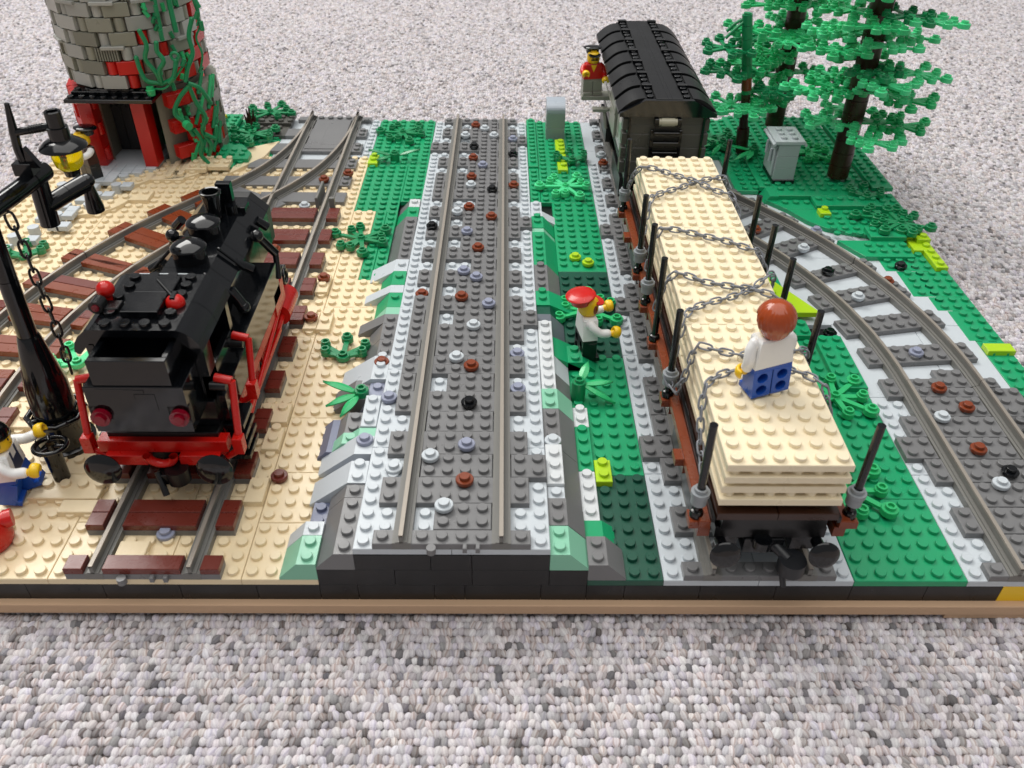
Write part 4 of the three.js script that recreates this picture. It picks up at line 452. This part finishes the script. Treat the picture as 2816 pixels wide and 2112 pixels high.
// ---------- water crane with lamp ----------
{ const o = thing('water_crane', 'tall black water crane with swinging spout beside the locomotive', 'crane', [-23.9, 2, 10]);
  const lean = (g) => { g = joined([g]); const p = g.attributes.position; for (let i = 0; i < p.count; i++) p.setX(i, p.getX(i) + (p.getY(i) - 2) * 0.035); return g; };
  mk(o, 'base', lean(lathe(-23.95, 10.2, [[1.75, 2.0], [1.75, 2.3], [1.55, 2.4], [1.4, 3.9], [1.45, 4.1], [0.01, 4.15]], 32)), M.black);
  mk(o, 'collar', lean([new THREE.TorusGeometry(1.6, 0.17, 8, 8).rotateX(Math.PI / 2).rotateY(Math.PI / 8).translate(-23.95, 4.35, -10.2), ...[0, 1, 2, 3, 4, 5, 6, 7].map((k) => rod([-23.95 + 1.1 * Math.cos(k * Math.PI / 4), 4.3, 10.2 + 1.1 * Math.sin(k * Math.PI / 4)], [-23.95 + 1.6 * Math.cos(k * Math.PI / 4), 4.35, 10.2 + 1.6 * Math.sin(k * Math.PI / 4)], 0.16, 8))]), M.black);
  mk(o, 'taper', lean(lathe(-23.95, 10.2, [[1.2, 4.1], [1.18, 6.4], [0.62, 9.7], [0.55, 9.9], [0.01, 9.9]], 30)), M.black);
  mk(o, 'column', lean([cyl(-23.95, 9.8, 13.4, 10.2, 0.52, 0.5, 26), cyl(-23.95, 13.44, 17.2, 10.2, 0.5, 0.5, 26), sph(-23.95, 17.1, 10.2, 0.52, 24, 16)]), M.black);
  mk(o, 'arm', [rod([-23.42, 17.1, 10.2], [-23.1, 17.1, 12.3], 0.5, 26), rod([-23.1, 17.1, 12.34], [-22.85, 17.1, 14.2], 0.5, 26), rod([-22.85, 17.1, 14.24], [-22.72, 17.1, 15.6], 0.53, 26)], M.black);
  mk(o, 'down_pipe', rod([-22.85, 17.1, 14.9], [-23.0, 14.2, 14.9], 0.5, 26, 0.52), M.black);
  mk(o, 'spout', [rod([-22.9, 15.3, 14.9], [-22.2, 15.5, 16.1], 0.5, 24), rod([-22.2, 15.5, 16.14], [-21.55, 15.65, 17.2], 0.5, 24), sph(-21.45, 15.7, 17.4, 0.4, 18, 14)], M.black);
  mk(o, 'nozzle', lathe(-21.5, 17.4, [[0.26, 15.7], [0.3, 15.3], [0.5, 14.1], [0.5, 13.8], [0.42, 13.75], [0.01, 13.75]].reverse(), 24), M.black);
  const br = mk(o, 'lamp_bracket', [box(-23.4, -22.4, 17.5, 18.2, 13.9, 14.8), hose([[-22.9, 18.1, 14.3], [-22.95, 18.9, 14.3], [-22.85, 19.8, 14.3]], 0.24), rod([-22.87, 19.7, 14.3], [-22.7, 21.3, 14.3], 0.24, 14, 0.13), rod([-22.87, 19.75, 14.3], [-20.7, 20.15, 14.3], 0.2), prismD([[-22.7, 17.9], [-22.0, 17.9], [-22.6, 19.0]], 14.1, 14.5)], M.black);
  for (let k = 0; k < 6; k++) mk(br, 'grip_ring', new THREE.TorusGeometry(0.2, 0.04, 5, 12).rotateY(Math.PI / 2).translate(-22.0 + k * 0.14, 19.92 + k * 0.026, -14.3), M.black);
  mk(o, 'lamp_shade', lathe(-20.55, 14.3, [[0.01, 19.1], [0.5, 19.1], [1.14, 18.98], [1.2, 19.02], [1.18, 19.1], [0.85, 19.36], [0.6, 19.46], [0.53, 19.48], [0.53, 20.1], [0.42, 20.12], [0.42, 20.9], [0.36, 20.95], [0.28, 20.9], [0.26, 20.5], [0.01, 20.45]], 36), M.black);
  mk(o, 'lantern_glass', lathe(-20.5, 14.3, [[0.01, 17.85], [0.55, 17.87], [0.7, 18.05], [0.78, 18.5], [0.78, 18.95], [0.7, 19.05], [0.01, 19.06]], 28), M.glassYellow);
  mk(o, 'lantern_foot', lathe(-20.5, 14.3, [[0.01, 17.45], [0.38, 17.46], [0.42, 17.7], [0.5, 17.85], [0.01, 17.86]], 24), M.black);
  chain('crane_chain', 'black chain hanging beside the column of the water crane', [[-22.95, 16.6, 11.4], [-22.75, 15, 11.3], [-22.6, 12.6, 11.1], [-22.4, 10.2, 10.9], [-22.3, 8.4, 10.7], [-22.3, 7, 10.6]], M.black, undefined, 0.62, 1.25);
  const w = thing('handwheel_stand', 'black handwheel on a short post in front of the crane', 'handwheel', [-22.9, 2, 7]);
  mk(w, 'post', [cyl(-22.95, 2.0, 4.3, 7.1, 0.45, 0.5, 20)], M.black); mk(w, 'wheel', [new THREE.TorusGeometry(0.86, 0.14, 10, 30).rotateX(Math.PI / 2 - 0.12).translate(-22.8, 4.55, -7.0), ...[0, 1, 2].map((k) => rod([-22.8 + 0.86 * Math.cos(k * 2.1), 4.55, 7 + 0.86 * Math.sin(k * 2.1)], [-22.8, 4.5, 7], 0.11)), cyl(-22.8, 4.3, 4.7, 7, 0.25)], M.black); }
{ const o = thing('fire_hydrant', 'red hydrant with side nozzle at the left picture edge', 'hydrant', [-24.9, 1.6, 2.4]);
  mk(o, 'body', lathe(-24.9, 2.4, [[0.01, 4.4], [0.55, 4.2], [0.8, 3.8], [0.95, 3.3], [1.12, 2.8], [1.22, 2.3], [1.18, 1.9], [1.0, 1.62], [0.01, 1.6]].reverse(), 30), M.red); mk(o, 'nozzle', [rod([-24.6, 3.1, 2.5], [-23.75, 3.1, 2.9], 0.42, 20), rod([-23.95, 3.1, 2.8], [-23.6, 3.1, 2.97], 0.48, 20)], M.red); mk(o, 'cap', lathe(-24.9, 2.4, [[0.01, 4.9], [0.4, 4.8], [0.52, 4.3], [0.52, 4.0], [0.01, 4.0]].reverse(), 22), M.black); }

// ---------- round tower with doorway ----------
{ const cx = -32.8, cd = 55.8, o = thing('round_tower', 'round ruined tower of grey and red bricks with black lintel and ivy', 'tower', [cx, 1.6, cd]);
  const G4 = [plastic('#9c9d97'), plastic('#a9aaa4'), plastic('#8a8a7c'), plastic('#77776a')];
  mk(o, 'core', [cyl(cx, 9.3, 27, cd, 5.35, 5.35, 40), new THREE.CylinderGeometry(5.5, 5.5, 7.8, 40, 1, true, 0.5, 2 * Math.PI - 1.0).translate(cx, 5.4, -cd)], G4[2]);
  const N = 12; const put = (g, th, R, y) => bare(g).rotateY(th).translate(cx + R * Math.sin(th), y, -(cd - R * Math.cos(th)));
  const isRed = (k, deg) => (k < 2 && deg > -10 && deg < 30 && rnd() < 0.7) || (deg > 20 && deg < 110 && rnd() < 0.33) || (k === 4 && deg < -60 && deg > -80) || rnd() < 0.03;
  for (let k = 0; k < 13; k++) { const y = 9.9 + k * 1.24, R = 5.95; for (let i = 0; i < N; i++) { const th = (i + (k % 2) * 0.5) * 2 * Math.PI / N, deg = ((th * 180 / Math.PI + 180) % 360) - 180; if (Math.abs(deg) > 130) continue; const m = isRed(k, deg) ? M.red : G4[(rnd() * 3.4) | 0];
      const grill = (k === 2 && deg > -20 && deg < 5) || (k === 6 && deg > 25 && deg < 50);
      mk(o, 'brick', put(grill ? joined(Array.from({ length: 9 }, (_, q) => box(-1.0 + q * 0.23, -0.86 + q * 0.23, 0, 1.16, -0.5, 0.4, 0.02))) : box(-1.08, 1.08, 0, 1.17, -0.5, 0.5), th, R, y), grill ? G4[3] : m);
      mk(o, 'round_brick', put(new THREE.CylinderGeometry(0.5, 0.5, 1.12, 16).translate(0, 0.58, 0), th + 0.5 * 2 * Math.PI / N, R - 0.02, y), isRed(k, deg + 15) ? M.red : G4[(rnd() * 3) | 0]); }
    if (k % 3 === 2) for (let i = 0; i < N; i++) { const th = i * 2 * Math.PI / N + 0.1; if (Math.cos(th) > -0.5 && rnd() < 0.7) mk(o, 'ledge_plate', put(box(-1.0, 1.0, 0, 0.3, -0.6, 0.5), th, R + 0.1, y + 1.0), G4[(rnd() * 2) | 0]); } }
  for (let k = 0; k < 6; k++) { const y = 1.6 + k * 1.24, R = 6.35; for (let i = 0; i < N; i++) { const th = (i + (k % 2) * 0.5) * 2 * Math.PI / N, deg = ((th * 180 / Math.PI + 180) % 360) - 180; if (Math.abs(deg) < 34 || Math.abs(deg) > 130) continue; const m = deg > 0 && (deg < 62 ? rnd() < 0.85 : rnd() < 0.3) ? M.red : deg < 0 ? M.red : G4[2 + ((rnd() * 1.6) | 0)];
      mk(o, 'brick', put(box(-1.1, 1.1, 0, 1.19, -0.5, 0.5), th, R, y), m); mk(o, 'round_brick', put(new THREE.CylinderGeometry(0.52, 0.52, 1.14, 16).translate(0, 0.58, 0), th + Math.PI / N, R - 0.02, y), deg < 0 || rnd() < (deg < 60 ? 0.6 : 0.3) ? M.red : G4[2]); } }
  const jamb = plastic('#b8120b', 0.3); mk(o, 'door_jamb', box(-36.9, -35.7, 2.4, 8.9, 49.5, 51.2), jamb); mk(o, 'door_jamb', box(-32.0, -30.8, 2.4, 8.9, 49.4, 51.2), jamb);
  mk(o, 'door_reveal', box(-36.1, -35.75, 2.4, 9.2, 51.2, 54), G4[3]); mk(o, 'door_reveal', box(-31.95, -31.6, 2.4, 9.2, 51.2, 54), G4[3]); const leaf = mk(o, 'dark_doorway_panel', box(-35.75, -31.95, 2.4, 9.2, 53.6, 53.9), plastic('#26282a')); for (let k = 0; k < 4; k++) mk(leaf, 'dark_doorway_rib', box(-35.7 + k * 0.94, -34.82 + k * 0.94, 2.45, 9.1, 53.45, 53.62), plastic('#2c2e31'));  // dark ribbed panel added here; the doorway's deep shade is put into its colour
  const lin = mk(o, 'lintel', [box(-37.5, -29.5, 8.85, 9.2, 48.5, 51.4), studs(Array.from({ length: 8 }, (_, i) => [-37 + i, 9.2, 49.0])), box(-37.1, -29.9, 9.2, 9.6, 49.5, 51.6), studs(Array.from({ length: 7 }, (_, i) => [-36.6 + i, 9.6, 49.9])), box(-35.4, -31.4, 9.6, 9.75, 49.6, 50.4)], M.black);
  // climbing plants
  const vine = (pts, r = 0.21) => mk(o, 'ivy_stem', [hose(pts, r, 22, 7), sph(...pts[pts.length - 1], r * 1.05, 8, 6)], M.leafDark);
  vine([[-28.7, 10.2, 49.8], [-28.9, 11.4, 49.5], [-29.5, 12.6, 49.4], [-29.1, 13.8, 49.4], [-29.4, 15, 49.4]]); vine([[-28.7, 10.2, 49.8], [-28.5, 11.6, 49.4], [-27.9, 12.5, 49.4], [-28.3, 13.3, 49.4], [-28.2, 14, 49.4]]); vine([[-28.8, 10.3, 49.8], [-29.9, 10.7, 49.4], [-30.2, 11.6, 49.4], [-30.3, 12.7, 49.4]]); vine([[-28.6, 10.3, 49.8], [-27.5, 10.9, 49.5], [-27.1, 11.7, 49.5], [-26.9, 12.4, 49.6]]);
  mk(o, 'ivy_ring', new THREE.TorusGeometry(0.34, 0.14, 8, 16).translate(-26.9, 12.8, -49.6), M.leafDark);
  vine([[-26.4, 10, 50], [-27.4, 9, 49.8], [-28.1, 7.6, 49.6], [-27.4, 6.6, 49.8], [-27.0, 5.4, 50]]); vine([[-26.4, 10.2, 50], [-26.1, 8.4, 50.2], [-25.6, 7, 50.4], [-26.2, 5.6, 50.4], [-25.7, 4.2, 50.6], [-26.1, 3.2, 50.6]]); vine([[-26.4, 10.3, 50], [-25.6, 9.8, 50.3], [-25.2, 9.0, 50.5], [-25, 8.2, 50.8]]); vine([[-26.6, 10.4, 50], [-26.2, 11.6, 50.2], [-25.6, 12.8, 50.6], [-25.7, 14.2, 50.8], [-25.2, 15.6, 51]]); vine([[-26.8, 6, 50], [-26.4, 4.6, 50.3], [-26.8, 3.4, 50.3], [-26.3, 2.4, 50.4]]); vine([[-26, 5.4, 50.3], [-25.2, 4.8, 50.8], [-25, 5.8, 51]]); vine([[-25.4, 11, 50.8], [-24.9, 12.6, 51], [-25.2, 14, 51.2], [-24.7, 15, 51.4], [-25, 17.6, 51.6]], 0.1); vine([[-24.9, 15, 51.2], [-24.5, 16.2, 51.2], [-24.9, 17.4, 51.4], [-24.4, 19, 51.6]], 0.1); vine([[-29.6, 9.9, 49.6], [-28.4, 10, 49.4], [-27.2, 11, 49.5], [-26.2, 12.2, 50]], 0.1); vine([[-27.9, 14.5, 50.4], [-27.9, 17, 50.6], [-27.8, 20, 50.8]], 0.16); vine([[-26.8, 14.5, 51], [-26.9, 17, 51.2], [-26.6, 20, 51.2]], 0.24);
  for (const [a, b] of [[[-26.5, 11.9, 49.8], [-26.2, 12.5, 49.9]], [[-27.9, 10.5, 49.4], [-27.3, 11, 49.4]], [[-24.9, 15.6, 51.2], [-24.6, 16.2, 51.2]], [[-24.4, 16.5, 51.3], [-24.7, 17.2, 51.3]], [[-24.5, 14.6, 51.2], [-24.5, 15.4, 51.2]], [[-27.9, 14, 50.2], [-27.9, 14.9, 50.2]], [[-27.9, 16, 50.4], [-27.9, 16.9, 50.4]]]) mk(o, 'ivy_bead', rod(a, b, 0.2, 10), M.leafDark);
  mk(o, 'ivy_cup', lathe(-29.7, 49.3, [[0.34, 9.4], [0.42, 9.9], [0.32, 9.95], [0.32, 10.2], [0.18, 10.2], [0.01, 10.1]], 16), M.leaf); mk(o, 'ivy_cup', rod([-27.3, 6.6, 49.6], [-26.9, 6.5, 49.2], 0.4, 16), M.leaf);
  for (let i = 0; i < 26; i++) { const th = rr(0.75, 1.4), y = rr(2, 8.4); mk(o, 'ivy_stem', hose([0, 1, 2, 3].map((q) => [cx + 6.95 * Math.sin(th + q * 0.05 * (i % 2 ? 1 : -1)), y + q * 0.6, cd - 6.95 * Math.cos(th + q * 0.06)]), 0.19, 10, 6), i % 3 ? M.leafDark : M.leaf); }
  for (let i = 0; i < 34; i++) { const th = rr(0.62, 1.3), y = rr(2, 19), R = y < 9.4 ? 7.0 : 6.6, c = [cx + R * Math.sin(th), y, cd - R * Math.cos(th)]; mk(o, 'ivy_bead', rod(c, [c[0] + rr(-0.35, 0.35), y + rr(0.4, 0.7), c[2] + rr(-0.1, 0.1)], 0.19, 9), i % 2 ? M.leafDark : M.leaf); } }

// ---------- plants ----------
function ringStud(x, y, d, r = 0.4, h = 0.4) { return lathe(x, d, [[r, y], [r, y + h - 0.03], [r - 0.03, y + h], [0.3, y + h], [0.3, y + h + 0.2], [0.19, y + h + 0.2], [0.18, y + h + 0.02], [0.01, y + h + 0.02]], 12); }
function leafGeo(kind) { const g = [ringStud(0, 0, 0, 0.36, 0.3)]; const arm = (a, l, r, from = 0) => { const dx = Math.cos(a), dd = Math.sin(a), w = 0.2; const t = new Tri(), q = (u, v, y) => [dx * u - dd * v, y, -(dd * u + dx * v)];
    t.loft([[q(from, -w, 0.06), q(l, -w * 0.8, 0.06), q(l, w * 0.8, 0.06), q(from, w, 0.06)], [q(from, -w, 0.26), q(l, -w * 0.8, 0.24), q(l, w * 0.8, 0.24), q(from, w, 0.26)]], true, true); g.push(t.geo(), ringStud(dx * l, 0, dd * l, r)); };
  if (kind === 0) { for (let i = 0; i < 6; i++) { const a = i * Math.PI / 3 + 0.5, l = i % 2 ? 2.0 : 2.45; arm(a, l, i % 2 ? 0.42 : 0.5); if (i % 2) { arm(a + 0.46, 1.7, 0.38, 0.5); } } }
  else if (kind === 1) { const A = [-2.5, -1.75, -1.1, -0.35, 0.35, 1.1, 1.75, 2.5]; A.forEach((a, i) => arm(a + 0.2, i % 2 ? 2.4 : 1.8, i % 2 ? 0.5 : 0.4)); }
  else { for (const [a, l, r] of [[1.57, 2.1, 0.42], [0.75, 1.9, 0.36], [0.35, 1.35, 0.34], [2.39, 1.9, 0.36], [2.8, 1.35, 0.34]]) arm(a, l, r); g.push(ringStud(0, 0, 0, 0.48, 0.34)); }
  return addUV(joined(g).scale(U, U, U)); }
const LEAF = [leafGeo(0), leafGeo(1), leafGeo(2)];
function leafOn(o, kind, X, Y, D, turn, m, tilt = 0, tz = 0, name = 'leaf') { const l = new THREE.Mesh(LEAF[kind], m); l.name = name; l.castShadow = l.receiveShadow = true; l.position.set((X - o.off[0]) * U, (Y - o.off[1]) * U, (-D - o.off[2]) * U); l.rotation.set(tilt, turn, tz, 'YXZ'); o.add(l); return l; }
function bush(label, X, Y, D, kind, turn, m, tilt = 0) { const o = thing('leaf_plant', label, 'plant', [X, Y, D], 'flat leaf plants on the ground'); leafOn(o, kind, X, Y, D, turn, m, tilt, 0, 'leaf_spray'); return o; }
bush('large green leaf plant lying across tan and green by the left embankment', -9.5, 1.85, 36, 0, 0.2, M.leafDark);
bush('small dark green five armed leaf on tan beside the locomotive', -8.5, 1.9, 19, 2, 0, M.leafDark);
bush('bright green leaf plant between the middle track and the goods van', 8.4, 1.85, 46.6, 0, 0.55, M.leafBright);
bush('dark green leaf overlapping the lime strip', 9.4, 2.0, 52.3, 2, 0.1, M.leafDark, 0);
bush('green leaf at the back edge left of the middle track', -8.2, 1.8, 59.6, 0, 0.4, M.leafDark);
bush('green leaf behind the red capped figure', 8.9, 1.82, 25.2, 0, 1.0, M.leaf);
bush('green leaf plant right of the wagon, nearest the front', 22.6, 1.85, 6.3, 1, -0.6, M.leaf);
bush('green leaf plant right of the brown haired figure', 24.4, 1.85, 14.9, 1, 0.9, M.leaf);
bush('green leaf plant on the hill below the big tree', 36.05, 2.4, 43.8, 2, -0.2, M.leafDark);
bush('green leaf plant spreading over the hill edge above the lime plates', 36.2, 2.3, 39.6, 0, 0.3, M.leafDark); bush('green leaf plant touching the right rim above the lime plates', 37.2, 2.5, 38.4, 0, 1.2, M.leafDark);
bush('green leaf plant behind the grey cabinet', 33.2, 2.6, 53.4, 0, 0.8, M.leaf); bush('green leaf plant by the switch track at the back left', -23.6, 2.3, 57.7, 0, 0.1, M.leafDark); bush('green leaf plant at the rear edge behind the stump', -23, 2.5, 63.4, 1, 1.4, M.leafDark);
bush('bright green flower leaf half hidden behind the locomotive bunker', -26.2, 2.1, 17.8, 2, 0.6, M.leafBright); bush('dark green leaf plant among the tan studs at the far left', -36.4, 1.9, 32.6, 2, 0.3, M.leafDark); bush('dark green leaf plant between van and thin tree', 24.6, 2.3, 57.5, 0, 0.3, M.leafDark);
function bamboo(label, X, Y, D, h, dirs, m = M.leaf) { const o = thing('blade_plant', label, 'plant', [X, Y, D], 'plants with long blade leaves'); mk(o, 'stem', [cyl(X, Y, Y + h, D, 0.46, 0.46, 20), ringStud(X, Y + h - 0.36, D, 0.46)], M.leafDark);
  for (const [a, l, up] of dirs) { const t = new Tri(), n = 8, dx = Math.cos(a), dd = Math.sin(a), pt = (u, v, e) => { const w = 0.3 * Math.sin(Math.PI * Math.min(1, 0.12 + u * 0.88)); return [X + dx * (0.4 + u * l) - dd * v * w, Y + h - 0.25 + up * u - 0.5 * u * u * l * 0.35 + (v === 0 ? 0.1 : 0) + e, -(D + dd * (0.4 + u * l) + dx * v * w)]; };
    for (let i = 0; i < n; i++) { const u = i / n, w = (i + 1) / n; t.quad(pt(u, -1, 0), pt(w, -1, 0), pt(w, 0, 0), pt(u, 0, 0)); t.quad(pt(u, 0, 0), pt(w, 0, 0), pt(w, 1, 0), pt(u, 1, 0)); t.quad(pt(u, 1, 0), pt(w, 1, 0), pt(w, 1, -0.08), pt(u, 1, -0.08)); t.quad(pt(u, -1, -0.08), pt(w, -1, -0.08), pt(w, -1, 0), pt(u, -1, 0)); t.quad(pt(u, 1, -0.08), pt(w, 1, -0.08), pt(w, -1, -0.08), pt(u, -1, -0.08)); }
    mk(o, 'blade', t.geo(), m); } return o; }
bamboo('plant with three long green blades on the left embankment slope', -6.45, 2.5, 13.9, 0.7, [[2.9, 2.2, 0.8], [3.6, 2.0, 0.1], [4.2, 1.9, 0.0]]);
bamboo('green barrel stem plant with blades right of the embankment', 7.5, 1.6, 15, 1.5, [[1.2, 1.6, 0.8], [0.15, 1.9, 0.3], [-0.3, 2.1, -0.6]]);
bamboo('blade plant left of the grey cabinet', 27.6, 2.4, 52.9, 1, [[3.0, 2.4, 0.7], [3.7, 2.2, -0.1], [4.2, 2.0, 0.2]]); bamboo('blade plant at the foot of the thin tree', 25.2, 2.0, 56.2, 0.8, [[3.4, 2.2, 0.2], [4.1, 2.2, -0.2], [2.6, 2, 0.4]]); bamboo('thin bladed plant in the left green strip', -8.4, 1.6, 53, 0.9, [[3.1, 2.2, 0.9], [0.1, 2.2, 0.9], [3.7, 1.6, 0.2]], M.leafDark);

function pine(label, X, Y, D, h, r, layersAt, leanX, seed0) { seed = seed0; const o = thing('toy_tree', label, 'tree', [X, Y, D], 'brick built trees');
  const trunk = mk(o, 'trunk', cyl(X, Y, Y + 1.2, D, r, r, 24), M.deepBrown); const xAt = (y) => X + leanX * (y - Y);
  for (let y = Y + 1.24, k = 0; y < Y + h; y += 1.24, k++) mk(trunk, 'trunk_section', cyl(xAt(y), y, y + 1.2, D, r * (k % 2 ? 0.97 : 1), r, 24), M.deepBrown);
  layersAt.forEach(([y, reach, n, m0], li) => { for (let i = 0; i < n; i++) { const a = i / n * 2 * Math.PI + li * 0.7 + rr(-0.25, 0.25); for (const q of reach > 4.4 ? [1.6, 3.7] : reach > 3.6 ? [1.4, 2.9] : [1.4]) { if (q < 2 ? i % 2 : (li * 2 + i) % 3 === 2) continue; leafOn(o, (rnd() * 2) | 0, xAt(y) + Math.cos(a) * (q + 0.6), y + rr(-0.12, 0.12) - (q > 2 ? 0.25 : 0), D + Math.sin(a) * (q + 0.6), rr(0, 6.2), [M.leaf, M.leafBright, M.leafDark][(rnd() * 2.25) | 0], rr(-0.08, 0.08), rr(-0.08, 0.08)); } } });
  return o; }
pine('largest dark trunked tree with spreading bright green leaf tiers', 34.5, 2.8, 47.8, 19, 0.98, [[8.0, 5.4, 4], [10.9, 5.6, 5], [13.1, 5, 4], [15.3, 4.8, 4], [17.5, 4.6, 4], [19.7, 3.8, 4], [21.6, 2.4, 3]], 0.0, 51);
pine('tree with dark trunk standing behind the grey cabinet at the rear edge', 31.9, 2.4, 61.6, 16, 0.95, [[7.9, 4.5, 4], [10.3, 4.6, 4], [12.5, 4.5, 4], [15.0, 4.2, 4], [17.2, 3.7, 4]], 0.0, 77);
{ seed = 93; const X = 26.8, D = 54.4, o = thing('thin_tree', 'thin young tree with stacked brown, orange and green trunk', 'tree', [X, 2.4, D]);
  const xs = (y) => X - 0.1 * (y - 2.4) * (y > 9 ? 1.7 - 6.6 * 0.7 / (y - 2.4) : 1); const segs = [[2.4, 3.6, 0.6, M.deepBrown], [3.6, 4.9, 0.62, M.brown], [4.9, 7.3, 0.45, M.deepBrown], [7.3, 8.3, 0.45, M.brown], [8.3, 8.7, 0.46, M.leafDark], [8.7, 9.9, 0.5, M.rust], [9.9, 11.1, 0.5, M.leafDark], [11.1, 12.3, 0.5, M.leafDark], [12.3, 13.5, 0.5, M.leafDark], [13.5, 14.7, 0.5, M.leafDark], [14.7, 15.7, 0.48, M.leafDark]];
  for (const [a, b, r, m] of segs) mk(o, 'trunk_section', [rod([xs(a), a, D], [xs(b), b - 0.03, D], r, 18, r), cyl(xs(b), b - 0.05, b + 0.1, D, r * 0.7)], m);
  for (const [y, a, q, m] of [[7.2, 3.4, 1.6, M.leafBright], [7.1, 4.6, 1.4, M.leafBright], [7.3, 0.3, 2.2, M.leaf], [8.4, 0, 2.6, M.leafDark], [10.2, 3.1, 2, M.leafDark], [10.3, 1.4, 2, M.leaf], [12.4, 3.1, 2.0, M.leafDark], [13.6, 1.2, 2.0, M.leaf]]) leafOn(o, (y * 7 | 0) % 2, xs(y) + Math.cos(a) * q, y, D + Math.sin(a) * q, rr(0, 6), m, rr(-0.1, 0.1), rr(-0.1, 0.1));
  mk(o, 'tip_blade', [hose([[xs(15.5), 15.3, D], [xs(15.5) - 0.9, 14.9, D], [xs(15.5) - 1.7, 14.1, D]], 0.15, 12, 6), hose([[xs(15.5), 15.2, D], [xs(15.5) - 0.9, 14.5, D - 0.3], [xs(15.5) - 1.8, 13.6, D - 0.4]], 0.15, 12, 6)], M.leafDark); }
{ const X = -24.4, D = 60.2, o = thing('tree_stump', 'small dark brown splintered stump near the back edge', 'stump', [X, 2.4, D]); mk(o, 'root', [cyl(X, 2.4, 2.9, D, 0.55, 0.4, 14), ...[[-0.3, 0.2, 1.7], [0.1, -0.2, 2.0], [0.4, 0.2, 1.6], [-0.5, -0.1, 1.2], [0.65, -0.2, 1.0]].map(([a, b, h]) => rod([X + a * 0.5, 2.4, D + b], [X + a, 2.4 + h, D + b], 0.24, 8, 0.06))], M.deepBrown); }

// ---------- grey cabinets ----------
{ const o = thing('switch_cabinet', 'light grey cabinet with studded lid on the hill beside the big tree', 'cabinet', [29, 2.4, 48.5]);
  mk(o, 'plinth', slab(28, 30.1, 2.4, 2.8, 46.7, 50.5), M.black); for (let k = 0; k < 3; k++) mk(o, 'body_brick', slab(28, 30, 2.8 + k * 1.15, 2.8 + (k + 1) * 1.15 - 0.015, 46.8, 50.4, { gap: 0.01 }), plastic('#a3acae'));
  mk(o, 'lid', [slab(27.6, 30.4, 6.25, 6.55, 46.7, 50.5, { bottom: true }), studs(grid(28, 30, 46.4, 50.4, 6.55))], plastic('#b3bbbe')); mk(o, 'hinge', [rod([27.55, 6.2, 46.7], [27.55, 6.2, 50.5], 0.14), rod([30.45, 6.2, 46.7], [30.45, 6.2, 50.5], 0.14)], plastic('#b3bbbe'));
  mk(o, 'door', box(27.85, 28, 3.0, 6.0, 47.2, 50.0), plastic('#b3bbbe')); mk(o, 'handle', [rod([27.7, 4.2, 47.9], [27.7, 5.4, 47.9], 0.13), rod([27.6, 4.6, 49.0], [27.6, 5.8, 49.0], 0.15)], M.light); }
{ const o = thing('signal_box', 'narrow grey cabinet with rounded top between the tracks at the back', 'cabinet', [8, 1.6, 60]); const m = plastic('#8f9a98');
  for (let k = 0; k < 2; k++) mk(o, 'body_brick', slab(7, 9, 1.6 + k * 1.2, 1.6 + (k + 1) * 1.2 + (k ? 0.4 : -0.015), 59, 61), m);
  mk(o, 'rounded_top', prismRound(7.02, 8.98, 4.42, 5.5, 59.02, 61.0), plastic('#a7b0ba')); }
function prismRound(x0, x1, y0, y1, d0, d1) { const t = new Tri(), pts = [[d1, y0], [d0, y0]]; for (let i = 0; i <= 8; i++) { const a = i / 8 * Math.PI / 2; pts.push([d0 + (d1 - d0) * (1 - Math.cos(a)) * 0.9, y0 + 0.25 + (y1 - y0 - 0.25) * Math.sin(a)]); } pts.push([d1, y1]); const n = pts.length, A = pts.map(([d, y]) => [x0, y, -d]), B = pts.map(([d, y]) => [x1, y, -d]);
  for (let i = 0; i < n; i++) { const j = (i + 1) % n; t.quad(A[i], A[j], B[j], B[i]); } for (let i = 1; i + 1 < n; i++) { t.tri(A[0], A[i + 1], A[i]); t.tri(B[0], B[i], B[i + 1]); } return t.geo(); }
renderer.render(scene, camera);
